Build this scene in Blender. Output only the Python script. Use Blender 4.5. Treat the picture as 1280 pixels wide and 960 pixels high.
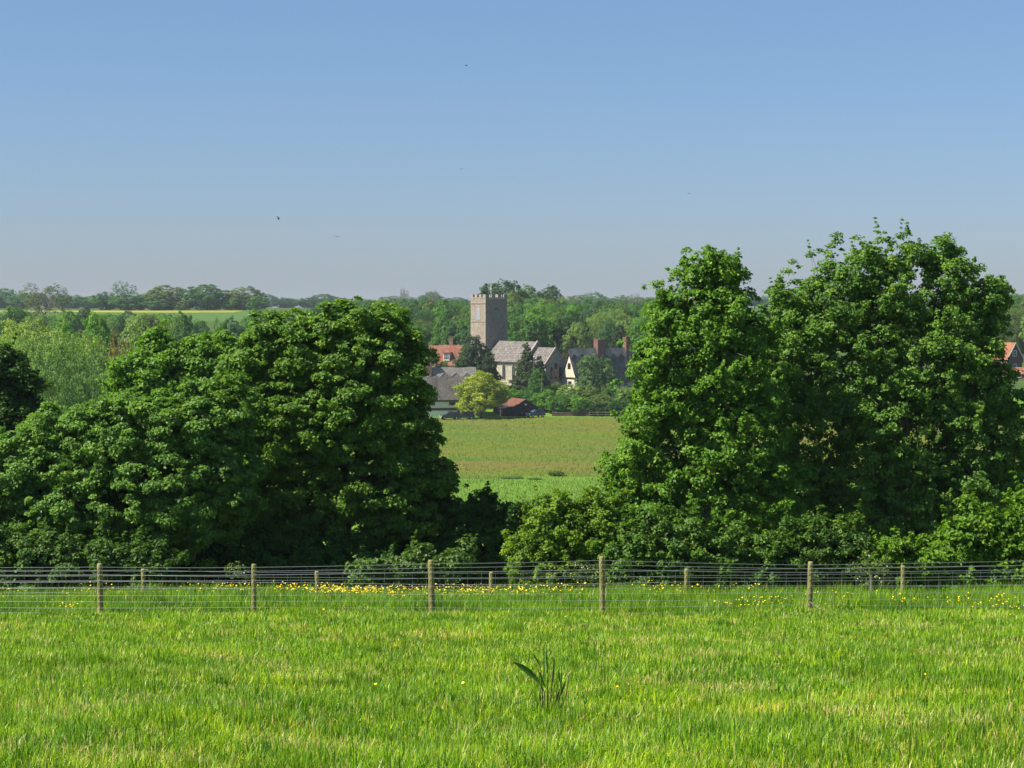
import bpy, math, random
import numpy as np
from math import radians, sin, cos, pi
from mathutils import Vector, Matrix

for o in list(bpy.data.objects):
    bpy.data.objects.remove(o, do_unlink=True)
scene = bpy.context.scene
COL = scene.collection

# ------------------------------------------------------------------ camera
EYE = 30.0
F = 2490.0                                  # focal length in pixels of the 1280 wide photograph
PITCH = math.atan(95.0 / F)
cam = bpy.data.cameras.new('camera')
cam.sensor_width = 36.0
cam.lens = 36.0 * F / 1280.0
cam.clip_start = 0.5
cam.clip_end = 9000.0
cam_o = bpy.data.objects.new('camera', cam)
COL.objects.link(cam_o)
cam_o.location = (0, 0, EYE)
cam_o.rotation_euler = (pi / 2 - PITCH, 0, 0)
scene.camera = cam_o

# ------------------------------------------------------------------ sky, sun, exposure
SUN_EL, SUN_AZ = radians(48), radians(254)   # azimuth clockwise from +Y
world = bpy.data.worlds.new('World')
scene.world = world
world.use_nodes = True
wt = world.node_tree
wt.nodes.clear()
w_out = wt.nodes.new('ShaderNodeOutputWorld')
w_bg = wt.nodes.new('ShaderNodeBackground')
w_sky = wt.nodes.new('ShaderNodeTexSky')
w_sky.sky_type = 'NISHITA'
w_sky.sun_disc = False
w_sky.sun_elevation = SUN_EL
w_sky.sun_rotation = SUN_AZ
w_sky.altitude = 0
w_sky.air_density = 1.0
w_sky.dust_density = 0.3
w_sky.ozone_density = 4.0
SKY_TINT = (0.86, 0.90, 1.12, 1)
w_mul = wt.nodes.new('ShaderNodeMix'); w_mul.data_type = 'RGBA'; w_mul.blend_type = 'MULTIPLY'
w_mul.inputs['Factor'].default_value = 1.0
w_mul.inputs['B'].default_value = SKY_TINT
w_bg.inputs['Strength'].default_value = 0.066
w_tc = wt.nodes.new('ShaderNodeTexCoord'); w_sp = wt.nodes.new('ShaderNodeSeparateXYZ')
wt.links.new(w_tc.outputs['Generated'], w_sp.inputs[0])
w_rp = wt.nodes.new('ShaderNodeValToRGB')                     # thins the white glow Nishita puts near the horizon
w_rp.color_ramp.elements[0].position = 0.0; w_rp.color_ramp.elements[0].color = (0.51, 0.570, 0.80, 1)
w_rp.color_ramp.elements[1].position = 0.45; w_rp.color_ramp.elements[1].color = (1.0, 1.0, 1.05, 1)
e_ = w_rp.color_ramp.elements.new(0.14); e_.color = (0.66, 0.74, 0.86, 1)
wt.links.new(w_sp.outputs[2], w_rp.inputs['Fac'])
wt.links.new(w_rp.outputs['Color'], w_mul.inputs['B'])
wt.links.new(w_sky.outputs[0], w_mul.inputs['A'])
wt.links.new(w_mul.outputs['Result'], w_bg.inputs['Color'])
wt.links.new(w_bg.outputs[0], w_out.inputs['Surface'])

sun = bpy.data.lights.new('sun', 'SUN')
sun.energy = 4.6
sun.angle = radians(0.53)
sun.color = (1.0, 0.94, 0.82)
sun_o = bpy.data.objects.new('sun', sun)
COL.objects.link(sun_o)
SV = Vector((cos(SUN_EL) * sin(SUN_AZ), cos(SUN_EL) * cos(SUN_AZ), sin(SUN_EL)))
sun_o.rotation_euler = SV.to_track_quat('Z', 'Y').to_euler()
sun_o.location = (0, 0, 80)

scene.view_settings.view_transform = 'Standard'
scene.view_settings.look = 'None'
scene.view_settings.exposure = 1.0
scene.view_settings.gamma = 1.0
scene.cycles.max_bounces = 6
scene.cycles.diffuse_bounces = 3
scene.cycles.transmission_bounces = 3
scene.cycles.glossy_bounces = 2
scene.cycles.transparent_max_bounces = 4
scene.cycles.volume_bounces = 0
scene.cycles.use_adaptive_sampling = True

# ------------------------------------------------------------------ helpers: geometry of the place
PY_ = np.array([-60, 0, 43, 50, 62, 120, 180, 240, 290, 380, 440, 452, 462, 480, 495, 560, 700, 800, 900, 1000, 1200, 1800, 2600, 4000], float)
PZ_ = np.array([33.5, 28.4, 23.35, 22.56, 21.2, 14.2, 8.6, 5.7, 5.0, 5.4, 6.1, 7.3, 9.6, 11.3, 11.6, 15.5, 22, 24.6, 26.9, 28.9, 29.6, 30.2, 30.4, 30.2], float)

def ground(x, y):
    x = np.asarray(x, float); y = np.asarray(y, float)
    z = np.interp(y, PY_, PZ_)
    near = np.clip((70 - y) / 20, 0, 1)
    z = z + near * (0.05 * np.sin(x * 0.55 + y * 0.23) + 0.035 * np.sin(x * 1.3 - y * 0.9 + 1) + 0.02 * np.sin(x * 2.9 + y * 1.7))
    bank = np.exp(-((y - 46.8) / 2.2) ** 2) * 0.12
    z = z + bank * (0.8 + 0.5 * np.sin(x * 0.7 + 1))
    return z

def gz(x, y):
    return float(ground(x, y))

def at(px, py, Y):
    u = (px - 640.0) / F; v = (480.0 - py) / F
    dy = cos(PITCH) + v * sin(PITCH)
    dz = -sin(PITCH) + v * cos(PITCH)
    t = Y / dy
    return Vector((u * t, Y, EYE + dz * t))

# ------------------------------------------------------------------ helpers: objects
def tag(o, label=None, cat=None, group=None, kind=None):
    if label: o['label'] = label
    if cat: o['category'] = cat
    if group: o['group'] = group
    if kind: o['kind'] = kind
    return o

def empty(name, loc, rz=0.0, label=None, cat=None, group=None):
    o = bpy.data.objects.new(name, None)
    COL.objects.link(o)
    o.location = loc
    o.rotation_euler = (0, 0, rz)
    o.empty_display_size = 0.2
    return tag(o, label, cat, group)

def link(name, me, parent=None, color=None):
    o = bpy.data.objects.new(name, me)
    COL.objects.link(o)
    if parent is not None: o.parent = parent
    if color is not None: o.color = (color[0], color[1], color[2], 1)
    return o

def mesh_from(name, v, f3=None, f4=None, mat=None, attr=None, smooth=False):
    """big meshes from numpy arrays: v (n,3), triangles f3, quads f4, attr = per-vertex float 'v'."""
    me = bpy.data.meshes.new(name)
    v = np.ascontiguousarray(v, dtype=np.float32)
    me.vertices.add(len(v)); me.vertices.foreach_set('co', v.ravel())
    n3 = 0 if f3 is None else len(f3); n4 = 0 if f4 is None else len(f4)
    loops = []
    if n3: loops.append(np.asarray(f3, np.int32).ravel())
    if n4: loops.append(np.asarray(f4, np.int32).ravel())
    loops = np.concatenate(loops)
    me.loops.add(len(loops)); me.loops.foreach_set('vertex_index', loops)
    me.polygons.add(n3 + n4)
    starts = np.concatenate([np.arange(n3) * 3, n3 * 3 + np.arange(n4) * 4]).astype(np.int32)
    me.polygons.foreach_set('loop_start', starts)
    if attr is not None:
        a = me.attributes.new('v', 'FLOAT', 'POINT')
        a.data.foreach_set('value', np.asarray(attr, np.float32))
    me.update(calc_edges=True)
    if smooth: me.polygons.foreach_set('use_smooth', np.ones(n3 + n4, bool))
    if mat: me.materials.append(mat)
    return me

class MB:
    """collects simple solids; build() links them as one mesh object"""
    def __init__(s): s.v = []; s.f = []
    def add(s, vs, fs):
        b = len(s.v); s.v += [tuple(p) for p in vs]; s.f += [tuple(i + b for i in f) for f in fs]; return s
    def box(s, x0, x1, y0, y1, z0, z1):
        return s.add([(x0,y0,z0),(x1,y0,z0),(x1,y1,z0),(x0,y1,z0),(x0,y0,z1),(x1,y0,z1),(x1,y1,z1),(x0,y1,z1)],
                     [(0,3,2,1),(4,5,6,7),(0,1,5,4),(1,2,6,5),(2,3,7,6),(3,0,4,7)])
    def prism(s, prof, a0, a1, axis='x'):
        """profile of 2-D points extruded along an axis. axis x: prof=(y,z); axis y: prof=(x,z); axis z: prof=(x,y)"""
        def P(p, a):
            if axis == 'x': return (a, p[0], p[1])
            if axis == 'y': return (p[0], a, p[1])
            return (p[0], p[1], a)
        n = len(prof)
        vs = [P(p, a0) for p in prof] + [P(p, a1) for p in prof]
        fs = [tuple(range(n)), tuple(range(2 * n - 1, n - 1, -1))]
        for i in range(n):
            j = (i + 1) % n
            fs.append((i, i + n, j + n, j))
        return s.add(vs, fs)
    def tube(s, pts, rads, n=8, cap=True):
        pts = [Vector(p) for p in pts]
        b = len(s.v); rings = []
        for i, p in enumerate(pts):
            d = (pts[min(i + 1, len(pts) - 1)] - pts[max(i - 1, 0)])
            d = d.normalized() if d.length > 1e-9 else Vector((0, 0, 1))
            up = Vector((1, 0, 0)) if abs(d.x) < 0.9 else Vector((0, 1, 0))
            a = d.cross(up).normalized(); c = d.cross(a)
            r = rads[i] if hasattr(rads, '__len__') else rads
            for k in range(n):
                t = 2 * pi * k / n
                s.v.append(tuple(p + (a * cos(t) + c * sin(t)) * r))
        for i in range(len(pts) - 1):
            for k in range(n):
                k2 = (k + 1) % n
                s.f.append((b + i*n + k, b + i*n + k2, b + (i+1)*n + k2, b + (i+1)*n + k))
        if cap:
            s.f.append(tuple(b + k for k in range(n)))
            s.f.append(tuple(b + (len(pts)-1)*n + k for k in range(n - 1, -1, -1)))
        return s
    def mesh(s, name, mat, smooth=False):
        me = bpy.data.meshes.new(name)
        me.from_pydata(s.v, [], s.f); me.update()
        me.materials.append(mat)
        if smooth: me.polygons.foreach_set('use_smooth', np.ones(len(me.polygons), bool))
        import bmesh
        bm = bmesh.new(); bm.from_mesh(me); bmesh.ops.recalc_face_normals(bm, faces=bm.faces); bm.to_mesh(me); bm.free()
        return me
    def build(s, name, mat, parent=None, smooth=False):
        return link(name, s.mesh(name, mat, smooth), parent)

# ------------------------------------------------------------------ helpers: materials
def nodes_of(name):
    m = bpy.data.materials.new(name); m.use_nodes = True
    nt = m.node_tree; nt.nodes.clear()
    out = nt.nodes.new('ShaderNodeOutputMaterial')
    return m, nt, out

def noise(nt, scale, detail=4, rough=0.6, coord=None, dist=0.0, mapscale=None):
    n = nt.nodes.new('ShaderNodeTexNoise')
    n.inputs['Scale'].default_value = scale; n.inputs['Detail'].default_value = detail
    n.inputs['Roughness'].default_value = rough; n.inputs['Distortion'].default_value = dist
    if coord is not None:
        if mapscale:
            mp = nt.nodes.new('ShaderNodeMapping'); mp.inputs['Scale'].default_value = mapscale
            nt.links.new(coord, mp.inputs['Vector']); coord = mp.outputs[0]
        nt.links.new(coord, n.inputs['Vector'])
    return n.outputs['Fac']

def ramp(nt, fac, stops):
    r = nt.nodes.new('ShaderNodeValToRGB')
    el = r.color_ramp.elements
    while len(el) < len(stops): el.new(0.5)
    for e, (p, c) in zip(el, stops):
        e.position = p; e.color = (c[0], c[1], c[2], 1) if hasattr(c, '__len__') else (c, c, c, 1)
    nt.links.new(fac, r.inputs['Fac'])
    return r.outputs['Color']

def mix(nt, a, b, fac, mode='MIX'):
    m = nt.nodes.new('ShaderNodeMix'); m.data_type = 'RGBA'; m.blend_type = mode
    for key, val in (('A', a), ('B', b)):
        if hasattr(val, 'default_value') or hasattr(val, 'is_linked'): nt.links.new(val, m.inputs[key])
        else: m.inputs[key].default_value = (val[0], val[1], val[2], 1)
    if isinstance(fac, (int, float)): m.inputs['Factor'].default_value = fac
    else: nt.links.new(fac, m.inputs['Factor'])
    return m.outputs['Result']

def coords(nt, kind='Object'):
    return nt.nodes.new('ShaderNodeTexCoord').outputs[kind]

def position(nt):
    return nt.nodes.new('ShaderNodeNewGeometry').outputs['Position']

def finish(nt, out, color, rough=0.8, spec=0.3, bump=None, bump_d=0.05, metal=0.0):
    p = nt.nodes.new('ShaderNodeBsdfPrincipled')
    if hasattr(color, 'is_linked'): nt.links.new(color, p.inputs['Base Color'])
    else: p.inputs['Base Color'].default_value = (color[0], color[1], color[2], 1)
    p.inputs['Roughness'].default_value = rough
    p.inputs['Specular IOR Level'].default_value = spec
    p.inputs['Metallic'].default_value = metal
    if bump is not None:
        b = nt.nodes.new('ShaderNodeBump'); b.inputs['Distance'].default_value = bump_d
        nt.links.new(bump, b.inputs['Height']); nt.links.new(b.outputs[0], p.inputs['Normal'])
    nt.links.new(p.outputs[0], out.inputs['Surface'])
    return p

def speckle_mat(name, stops, scale, rough=0.85, bump_d=0.05, detail=5, mapscale=None, second=None, spec=0.25):
    m, nt, out = nodes_of(name)
    c = coords(nt)
    n1 = noise(nt, scale, detail, 0.65, c, mapscale=mapscale)
    col = ramp(nt, n1, stops)
    if second:
        n2 = noise(nt, second[0], 3, 0.6, c)
        col = mix(nt, col, second[1], ramp(nt, n2, [(0.42, 0), (0.7, second[2])]))
    finish(nt, out, col, rough, spec, n1, bump_d)
    return m

def foliage_mat(name, transl=0.3, rough=0.45):
    m, nt, out = nodes_of(name)
    oi = nt.nodes.new('ShaderNodeObjectInfo').outputs['Color']
    at_ = nt.nodes.new('ShaderNodeAttribute'); at_.attribute_name = 'v'
    v = at_.outputs['Fac']
    var = ramp(nt, v, [(0.0, (0.55, 0.62, 0.75)), (0.45, (0.92, 0.95, 0.95)), (0.8, (1.2, 1.12, 0.9)), (1.0, (1.75, 1.4, 1.0))])
    col = mix(nt, oi, var, 1.0, 'MULTIPLY')
    p = nt.nodes.new('ShaderNodeBsdfPrincipled')
    nt.links.new(col, p.inputs['Base Color'])
    p.inputs['Roughness'].default_value = rough
    p.inputs['Specular IOR Level'].default_value = 0.20
    t = nt.nodes.new('ShaderNodeBsdfTranslucent')
    tc = mix(nt, col, (1.35, 1.45, 0.5), 1.0, 'MULTIPLY')
    nt.links.new(tc, t.inputs['Color'])
    ms = nt.nodes.new('ShaderNodeMixShader'); ms.inputs[0].default_value = transl
    nt.links.new(p.outputs[0], ms.inputs[1]); nt.links.new(t.outputs[0], ms.inputs[2])
    nt.links.new(ms.outputs[0], out.inputs['Surface'])
    return m

M = {}
M['leaf'] = foliage_mat('leaf', 0.34, 0.46)
M['needle'] = foliage_mat('needle', 0.12, 0.6)
M['bark'] = speckle_mat('bark', [(0.3, (0.045, 0.035, 0.025)), (0.7, (0.16, 0.13, 0.10))], 9, 0.9, 0.02, mapscale=(1, 1, 0.25))
M['bark_grey'] = speckle_mat('bark_grey', [(0.3, (0.10, 0.09, 0.07)), (0.7, (0.27, 0.25, 0.20))], 9, 0.9, 0.02, mapscale=(1, 1, 0.25))
M['post'] = speckle_mat('post_wood', [(0.25, (0.13, 0.105, 0.035)), (0.55, (0.30, 0.25, 0.10)), (0.8, (0.42, 0.37, 0.19))], 7, 0.9, 0.01,
                        mapscale=(4, 4, 0.5), second=(5, (0.13, 0.16, 0.04), 0.7))
m, nt, out = nodes_of('galvanised_wire'); finish(nt, out, (0.50, 0.52, 0.50), 0.38, 0.5, metal=0.75); M['wire'] = m
m, nt, out = nodes_of('dark_glass'); finish(nt, out, (0.02, 0.025, 0.03), 0.12, 0.6); M['glass'] = m
m, nt, out = nodes_of('white_paint'); finish(nt, out, (0.75, 0.74, 0.70), 0.5, 0.3); M['white'] = m
m, nt, out = nodes_of('lead'); finish(nt, out, (0.30, 0.32, 0.36), 0.6, 0.3); M['louvre'] = m
M['timber_dark'] = speckle_mat('tarred_boards', [(0.3, (0.010, 0.010, 0.010)), (0.7, (0.045, 0.038, 0.032))], 3, 0.85, 0.02, mapscale=(9, 9, 0.6))
M['timber'] = speckle_mat('weathered_timber', [(0.3, (0.12, 0.10, 0.075)), (0.7, (0.30, 0.26, 0.20))], 4, 0.9, 0.02, mapscale=(1, 1, 6))

def stone_mat(name, a, b, c_, scale, brick=None, mortar=(0.3, 0.28, 0.25), bmix=0.5):
    m, nt, out = nodes_of(name)
    co = coords(nt)
    vo = nt.nodes.new('ShaderNodeTexVoronoi'); vo.inputs['Scale'].default_value = scale
    nt.links.new(co, vo.inputs['Vector'])
    sep = nt.nodes.new('ShaderNodeSeparateColor'); nt.links.new(vo.outputs['Color'], sep.inputs[0])
    col = ramp(nt, sep.outputs[0], [(0.0, a), (0.5, b), (1.0, c_)])
    big = noise(nt, 0.35, 5, 0.65, co)
    col = mix(nt, col, (0.78, 0.76, 0.74), ramp(nt, big, [(0.4, 0.0), (0.75, 0.8)]), 'MULTIPLY')
    streak = noise(nt, 0.9, 3, 0.6, co, mapscale=(1, 1, 0.12))
    col = mix(nt, col, (1.2, 1.14, 1.02), ramp(nt, streak, [(0.5, 0.0), (0.72, 0.8)]), 'MULTIPLY')
    finish(nt, out, col, 0.9, 0.2, vo.outputs['Distance'], 0.05)
    return m
M['flint'] = stone_mat('flint_rubble', (0.16, 0.13, 0.105), (0.28, 0.23, 0.185), (0.38, 0.32, 0.26), 6.5)
M['render_stone'] = stone_mat('pale_rendered_flint', (0.27, 0.245, 0.185), (0.35, 0.32, 0.25), (0.42, 0.385, 0.31), 2.2)
M['grey_flint'] = stone_mat('grey_flint', (0.20, 0.19, 0.18), (0.27, 0.255, 0.235), (0.36, 0.34, 0.31), 2.6)
M['dressed'] = speckle_mat('dressed_stone', [(0.3, (0.22, 0.185, 0.14)), (0.7, (0.34, 0.295, 0.23))], 3, 0.85, 0.01)
M['cream'] = speckle_mat('cream_render', [(0.3, (0.52, 0.45, 0.32)), (0.7, (0.66, 0.58, 0.44))], 1.3, 0.85, 0.01)
M['mint'] = speckle_mat('pale_limewash', [(0.3, (0.68, 0.70, 0.62)), (0.7, (0.80, 0.82, 0.75))], 0.9, 0.85, 0.01)

def roof_mat(name, stops, row, col_w, moss=None, bump=0.05, spec=0.2):
    """rows of tiles or slates: Brick texture laid on the slope (object coordinates: along x, up z)"""
    m, nt, out = nodes_of(name)
    co = coords(nt)
    mp = nt.nodes.new('ShaderNodeSeparateXYZ'); nt.links.new(co, mp.inputs[0])
    cb = nt.nodes.new('ShaderNodeCombineXYZ'); nt.links.new(mp.outputs[0], cb.inputs[0]); nt.links.new(mp.outputs[2], cb.inputs[1])
    br = nt.nodes.new('ShaderNodeTexBrick'); nt.links.new(cb.outputs[0], br.inputs['Vector'])
    br.inputs['Scale'].default_value = 1.0
    br.inputs['Brick Width'].default_value = col_w; br.inputs['Row Height'].default_value = row
    br.inputs['Mortar Size'].default_value = 0.018; br.inputs['Mortar'].default_value = (0.35, 0.35, 0.35, 1)
    br.inputs['Color1'].default_value = (1.12, 1.1, 1.08, 1); br.inputs['Color2'].default_value = (0.78, 0.8, 0.82, 1)
    n1 = noise(nt, 0.8, 6, 0.7, co)
    col = ramp(nt, n1, stops)
    col = mix(nt, col, br.outputs['Color'], 1.0, 'MULTIPLY')
    if moss:
        n2 = noise(nt, 1.7, 4, 0.7, co)
        col = mix(nt, col, moss, ramp(nt, n2, [(0.5, 0.0), (0.72, 0.7)]))
    finish(nt, out, col, 0.85, spec, br.outputs['Fac'], -bump)
    return m
M['red_tile'] = roof_mat('red_plain_tiles', [(0.3, (0.20, 0.07, 0.05)), (0.5, (0.31, 0.125, 0.085)), (0.75, (0.40, 0.22, 0.14))], 0.24, 0.3)
M['orange_tile'] = roof_mat('orange_pantiles', [(0.3, (0.24, 0.085, 0.045)), (0.5, (0.36, 0.15, 0.08)), (0.75, (0.43, 0.23, 0.13))], 0.3, 0.3)
M['rust_tile'] = roof_mat('weathered_red_pantiles', [(0.3, (0.09, 0.045, 0.033)), (0.5, (0.20, 0.08, 0.05)), (0.75, (0.27, 0.16, 0.11))], 0.35, 0.35, (0.10, 0.07, 0.05))
M['slate'] = roof_mat('stone_slates', [(0.25, (0.105, 0.09, 0.08)), (0.5, (0.165, 0.145, 0.13)), (0.75, (0.235, 0.21, 0.19))], 0.4, 0.6, (0.30, 0.29, 0.27))
M['lead_roof'] = roof_mat('grey_slates', [(0.3, (0.20, 0.20, 0.21)), (0.7, (0.33, 0.33, 0.34))], 0.3, 0.4)

def brick_mat(name, c1, c2, mortar):
    m, nt, out = nodes_of(name)
    co = coords(nt)
    sp = nt.nodes.new('ShaderNodeSeparateXYZ'); nt.links.new(co, sp.inputs[0])
    ad = nt.nodes.new('ShaderNodeMath'); ad.operation = 'ADD'; nt.links.new(sp.outputs[0], ad.inputs[0]); nt.links.new(sp.outputs[1], ad.inputs[1])
    cb = nt.nodes.new('ShaderNodeCombineXYZ'); nt.links.new(ad.outputs[0], cb.inputs[0]); nt.links.new(sp.outputs[2], cb.inputs[1])
    br = nt.nodes.new('ShaderNodeTexBrick'); nt.links.new(cb.outputs[0], br.inputs['Vector'])
    br.inputs['Scale'].default_value = 1.0
    br.inputs['Brick Width'].default_value = 0.23; br.inputs['Row Height'].default_value = 0.075; br.inputs['Mortar Size'].default_value = 0.008
    br.inputs['Color1'].default_value = (*c1, 1); br.inputs['Color2'].default_value = (*c2, 1); br.inputs['Mortar'].default_value = (*mortar, 1)
    n1 = noise(nt, 1.4, 4, 0.7, co)
    col = mix(nt, br.outputs['Color'], (0.6, 0.58, 0.56), ramp(nt, n1, [(0.45, 0), (0.75, 0.8)]), 'MULTIPLY')
    finish(nt, out, col, 0.9, 0.2, br.outputs['Fac'], -0.01)
    return m
M['brick'] = brick_mat('red_brick', (0.23, 0.09, 0.06), (0.16, 0.065, 0.05), (0.30, 0.26, 0.22))
M['dark_brick'] = brick_mat('dark_red_brick', (0.16, 0.065, 0.05), (0.11, 0.05, 0.045), (0.16, 0.13, 0.12))

def thatch_mat(name, stops):
    m, nt, out = nodes_of(name)
    co = coords(nt)
    n1 = noise(nt, 2.6, 6, 0.75, co, mapscale=(3.2, 1.0, 0.6))
    n2 = noise(nt, 0.5, 4, 0.6, co)
    col = ramp(nt, n1, stops)
    col = mix(nt, col, (0.55, 0.54, 0.53), ramp(nt, n2, [(0.4, 0), (0.7, 0.9)]), 'MULTIPLY')
    finish(nt, out, col, 0.95, 0.1, n1, 0.18)
    return m
M['thatch'] = thatch_mat('grey_thatch', [(0.25, (0.06, 0.054, 0.050)), (0.5, (0.145, 0.132, 0.118)), (0.8, (0.33, 0.30, 0.265))])
M['thatch_ridge'] = thatch_mat('thatch_ridge', [(0.25, (0.14, 0.13, 0.12)), (0.5, (0.28, 0.26, 0.24)), (0.8, (0.48, 0.44, 0.40))])

# ground materials -------------------------------------------------
def ground_mat(name, stops, scale, patches, bump_d=0.05, mapscale=(1, 1, 1), extra=None):
    m, nt, out = nodes_of(name)
    pos = position(nt)
    n1 = noise(nt, scale, 8, 0.75, pos, mapscale=mapscale)
    col = ramp(nt, n1, stops)
    for (sc, c2, lo, hi, amt, ms) in patches:
        n2 = noise(nt, sc, 5, 0.65, pos, mapscale=ms)
        col = mix(nt, col, c2, ramp(nt, n2, [(lo, 0.0), (hi, amt)]))
    finish(nt, out, col, 0.95, 0.1, n1, bump_d)
    return m
G_LUSH = [(0.3, (0.075, 0.15, 0.014)), (0.5, (0.13, 0.24, 0.020)), (0.7, (0.19, 0.31, 0.035))]
M['pasture'] = ground_mat('pasture_soil', [(0.3, (0.035, 0.06, 0.012)), (0.5, (0.075, 0.125, 0.02)), (0.75, (0.13, 0.17, 0.04))], 9,
                          [(0.6, (0.16, 0.15, 0.05), 0.45, 0.75, 0.6, (1, 1, 1))], 0.04)
M['lush'] = ground_mat('lush_grassland', G_LUSH, 0.8, [(0.08, (0.08, 0.16, 0.03), 0.4, 0.7, 0.7, (1, 1, 1))], 0.2)
M['meadow'] = ground_mat('hay_meadow', [(0.3, (0.06, 0.105, 0.010)), (0.5, (0.115, 0.155, 0.016)), (0.7, (0.175, 0.20, 0.026))], 0.9,
                         [(0.05, (0.17, 0.135, 0.035), 0.45, 0.62, 0.8, (0.5, 1, 1)), (0.07, (0.06, 0.15, 0.025), 0.50, 0.66, 0.9, (0.4, 1, 1))], 0.25)
M['hillside'] = ground_mat('wooded_hillside', [(0.3, (0.03, 0.06, 0.012)), (0.7, (0.09, 0.14, 0.03))], 0.3, [], 0.3)
M['crop'] = ground_mat('green_crop', [(0.3, (0.055, 0.12, 0.022)), (0.7, (0.085, 0.16, 0.028))], 0.2, [], 0.2)
M['yellow'] = ground_mat('buttercup_field', [(0.3, (0.16, 0.18, 0.02)), (0.5, (0.40, 0.31, 0.02)), (0.7, (0.56, 0.42, 0.02))], 0.12,
                         [(0.05, (0.12, 0.2, 0.03), 0.42, 0.58, 0.85, (0.5, 3, 1))], 0.2)
for k in ('blade',):
    m, nt, out = nodes_of('grass_blade')
    a = nt.nodes.new('ShaderNodeAttribute'); a.attribute_name = 'v'
    pos = position(nt)
    col = ramp(nt, a.outputs['Fac'], [(0.0, (0.028, 0.100, 0.006)), (0.3, (0.105, 0.245, 0.008)), (0.62, (0.225, 0.425, 0.010)), (0.86, (0.41, 0.57, 0.022)), (0.93, (0.50, 0.45, 0.14)), (1.0, (0.62, 0.53, 0.26))])
    n1 = noise(nt, 0.55, 4, 0.6, pos)
    col = mix(nt, col, (1.3, 1.08, 0.9), ramp(nt, n1, [(0.42, 0.0), (0.68, 0.9)]), 'MULTIPLY')
    p = nt.nodes.new('ShaderNodeBsdfPrincipled'); nt.links.new(col, p.inputs['Base Color'])
    p.inputs['Roughness'].default_value = 0.45; p.inputs['Specular IOR Level'].default_value = 0.3
    t = nt.nodes.new('ShaderNodeBsdfTranslucent'); nt.links.new(mix(nt, col, (1.3, 1.3, 0.6), 1.0, 'MULTIPLY'), t.inputs['Color'])
    ms = nt.nodes.new('ShaderNodeMixShader'); ms.inputs[0].default_value = 0.35
    nt.links.new(p.outputs[0], ms.inputs[1]); nt.links.new(t.outputs[0], ms.inputs[2]); nt.links.new(ms.outputs[0], out.inputs['Surface'])
    M['blade'] = m
m, nt, out = nodes_of('hay_grass')
a = nt.nodes.new('ShaderNodeAttribute'); a.attribute_name = 'v'
finish(nt, out, ramp(nt, a.outputs['Fac'], [(0.0, (0.05, 0.13, 0.012)), (0.4, (0.125, 0.185, 0.015)), (0.62, (0.19, 0.195, 0.025)), (0.85, (0.24, 0.155, 0.04)), (1.0, (0.34, 0.27, 0.09))]), 0.7, 0.2)
M['hay'] = m
m, nt, out = nodes_of('buttercup_petal'); finish(nt, out, (0.95, 0.66, 0.008), 0.35, 0.5); M['petal'] = m
m, nt, out = nodes_of('blossom'); finish(nt, out, (0.62, 0.60, 0.42), 0.7, 0.2); M['blossom'] = m

# ------------------------------------------------------------------ the ground: one sheet
def build_ground():
    ys = np.concatenate([np.arange(-60, 12, 6), np.arange(12, 66, 0.5), np.arange(66, 130, 4), np.arange(130, 285, 8), np.arange(285, 305, 1.0),
                         np.arange(305, 436, 6), np.arange(436, 505, 2), np.arange(505, 850, 15), np.arange(850, 1010, 5), np.arange(1010, 1300, 30), np.arange(1300, 3801, 250)])
    s = np.linspace(-1, 1, 141)
    xs = np.sign(s) * (np.abs(s) ** 2.4) * 2400
    xs = np.unique(np.round(np.concatenate([xs, np.arange(-18, 18.1, 0.5)]), 3))
    X, Y = np.meshgrid(xs, ys)
    Z = ground(X, Y)
    v = np.stack([X.ravel(), Y.ravel(), Z.ravel()], 1)
    nx, ny = len(xs), len(ys)
    i = (np.arange(ny - 1)[:, None] * nx + np.arange(nx - 1)[None, :]).ravel()
    f = np.stack([i, i + 1, i + nx + 1, i + nx], 1)
    me = mesh_from('terrain', v, f4=f, smooth=True)
    for k in ('pasture', 'lush', 'meadow', 'hillside', 'crop', 'yellow'): me.materials.append(M[k])
    cx = v[f].mean(1)
    x_, y_ = cx[:, 0], cx[:, 1]
    mi = np.zeros(len(f), np.int32)
    edge = 293 + 2.5 * np.sin(x_ * 0.11) + 1.5 * np.sin(x_ * 0.43)
    mi[y_ > 66] = 1
    mi[y_ > edge] = 2
    mi[y_ > 434] = 1
    mi[y_ > 462] = 3
    px = 640 + x_ / y_ * F
    mi[(y_ > 800) & (y_ < 905) & (px < 420)] = 4
    mi[(y_ > 905) & (y_ < 1000) & (px < 420)] = 4
    mi[(y_ > 955 + 8 * np.sin(x_ * .05)) & (y_ < 988) & (px < 300)] = 5
    mi[(y_ > 1000)] = 3
    me.polygons.foreach_set('material_index', mi)
    o = link('ground', me); tag(o, kind='structure')
build_ground()

# ------------------------------------------------------------------ foliage generators
def rnd_unit(rng, n):
    v = rng.normal(size=(n, 3)); return v / np.linalg.norm(v, axis=1, keepdims=True)

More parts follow.
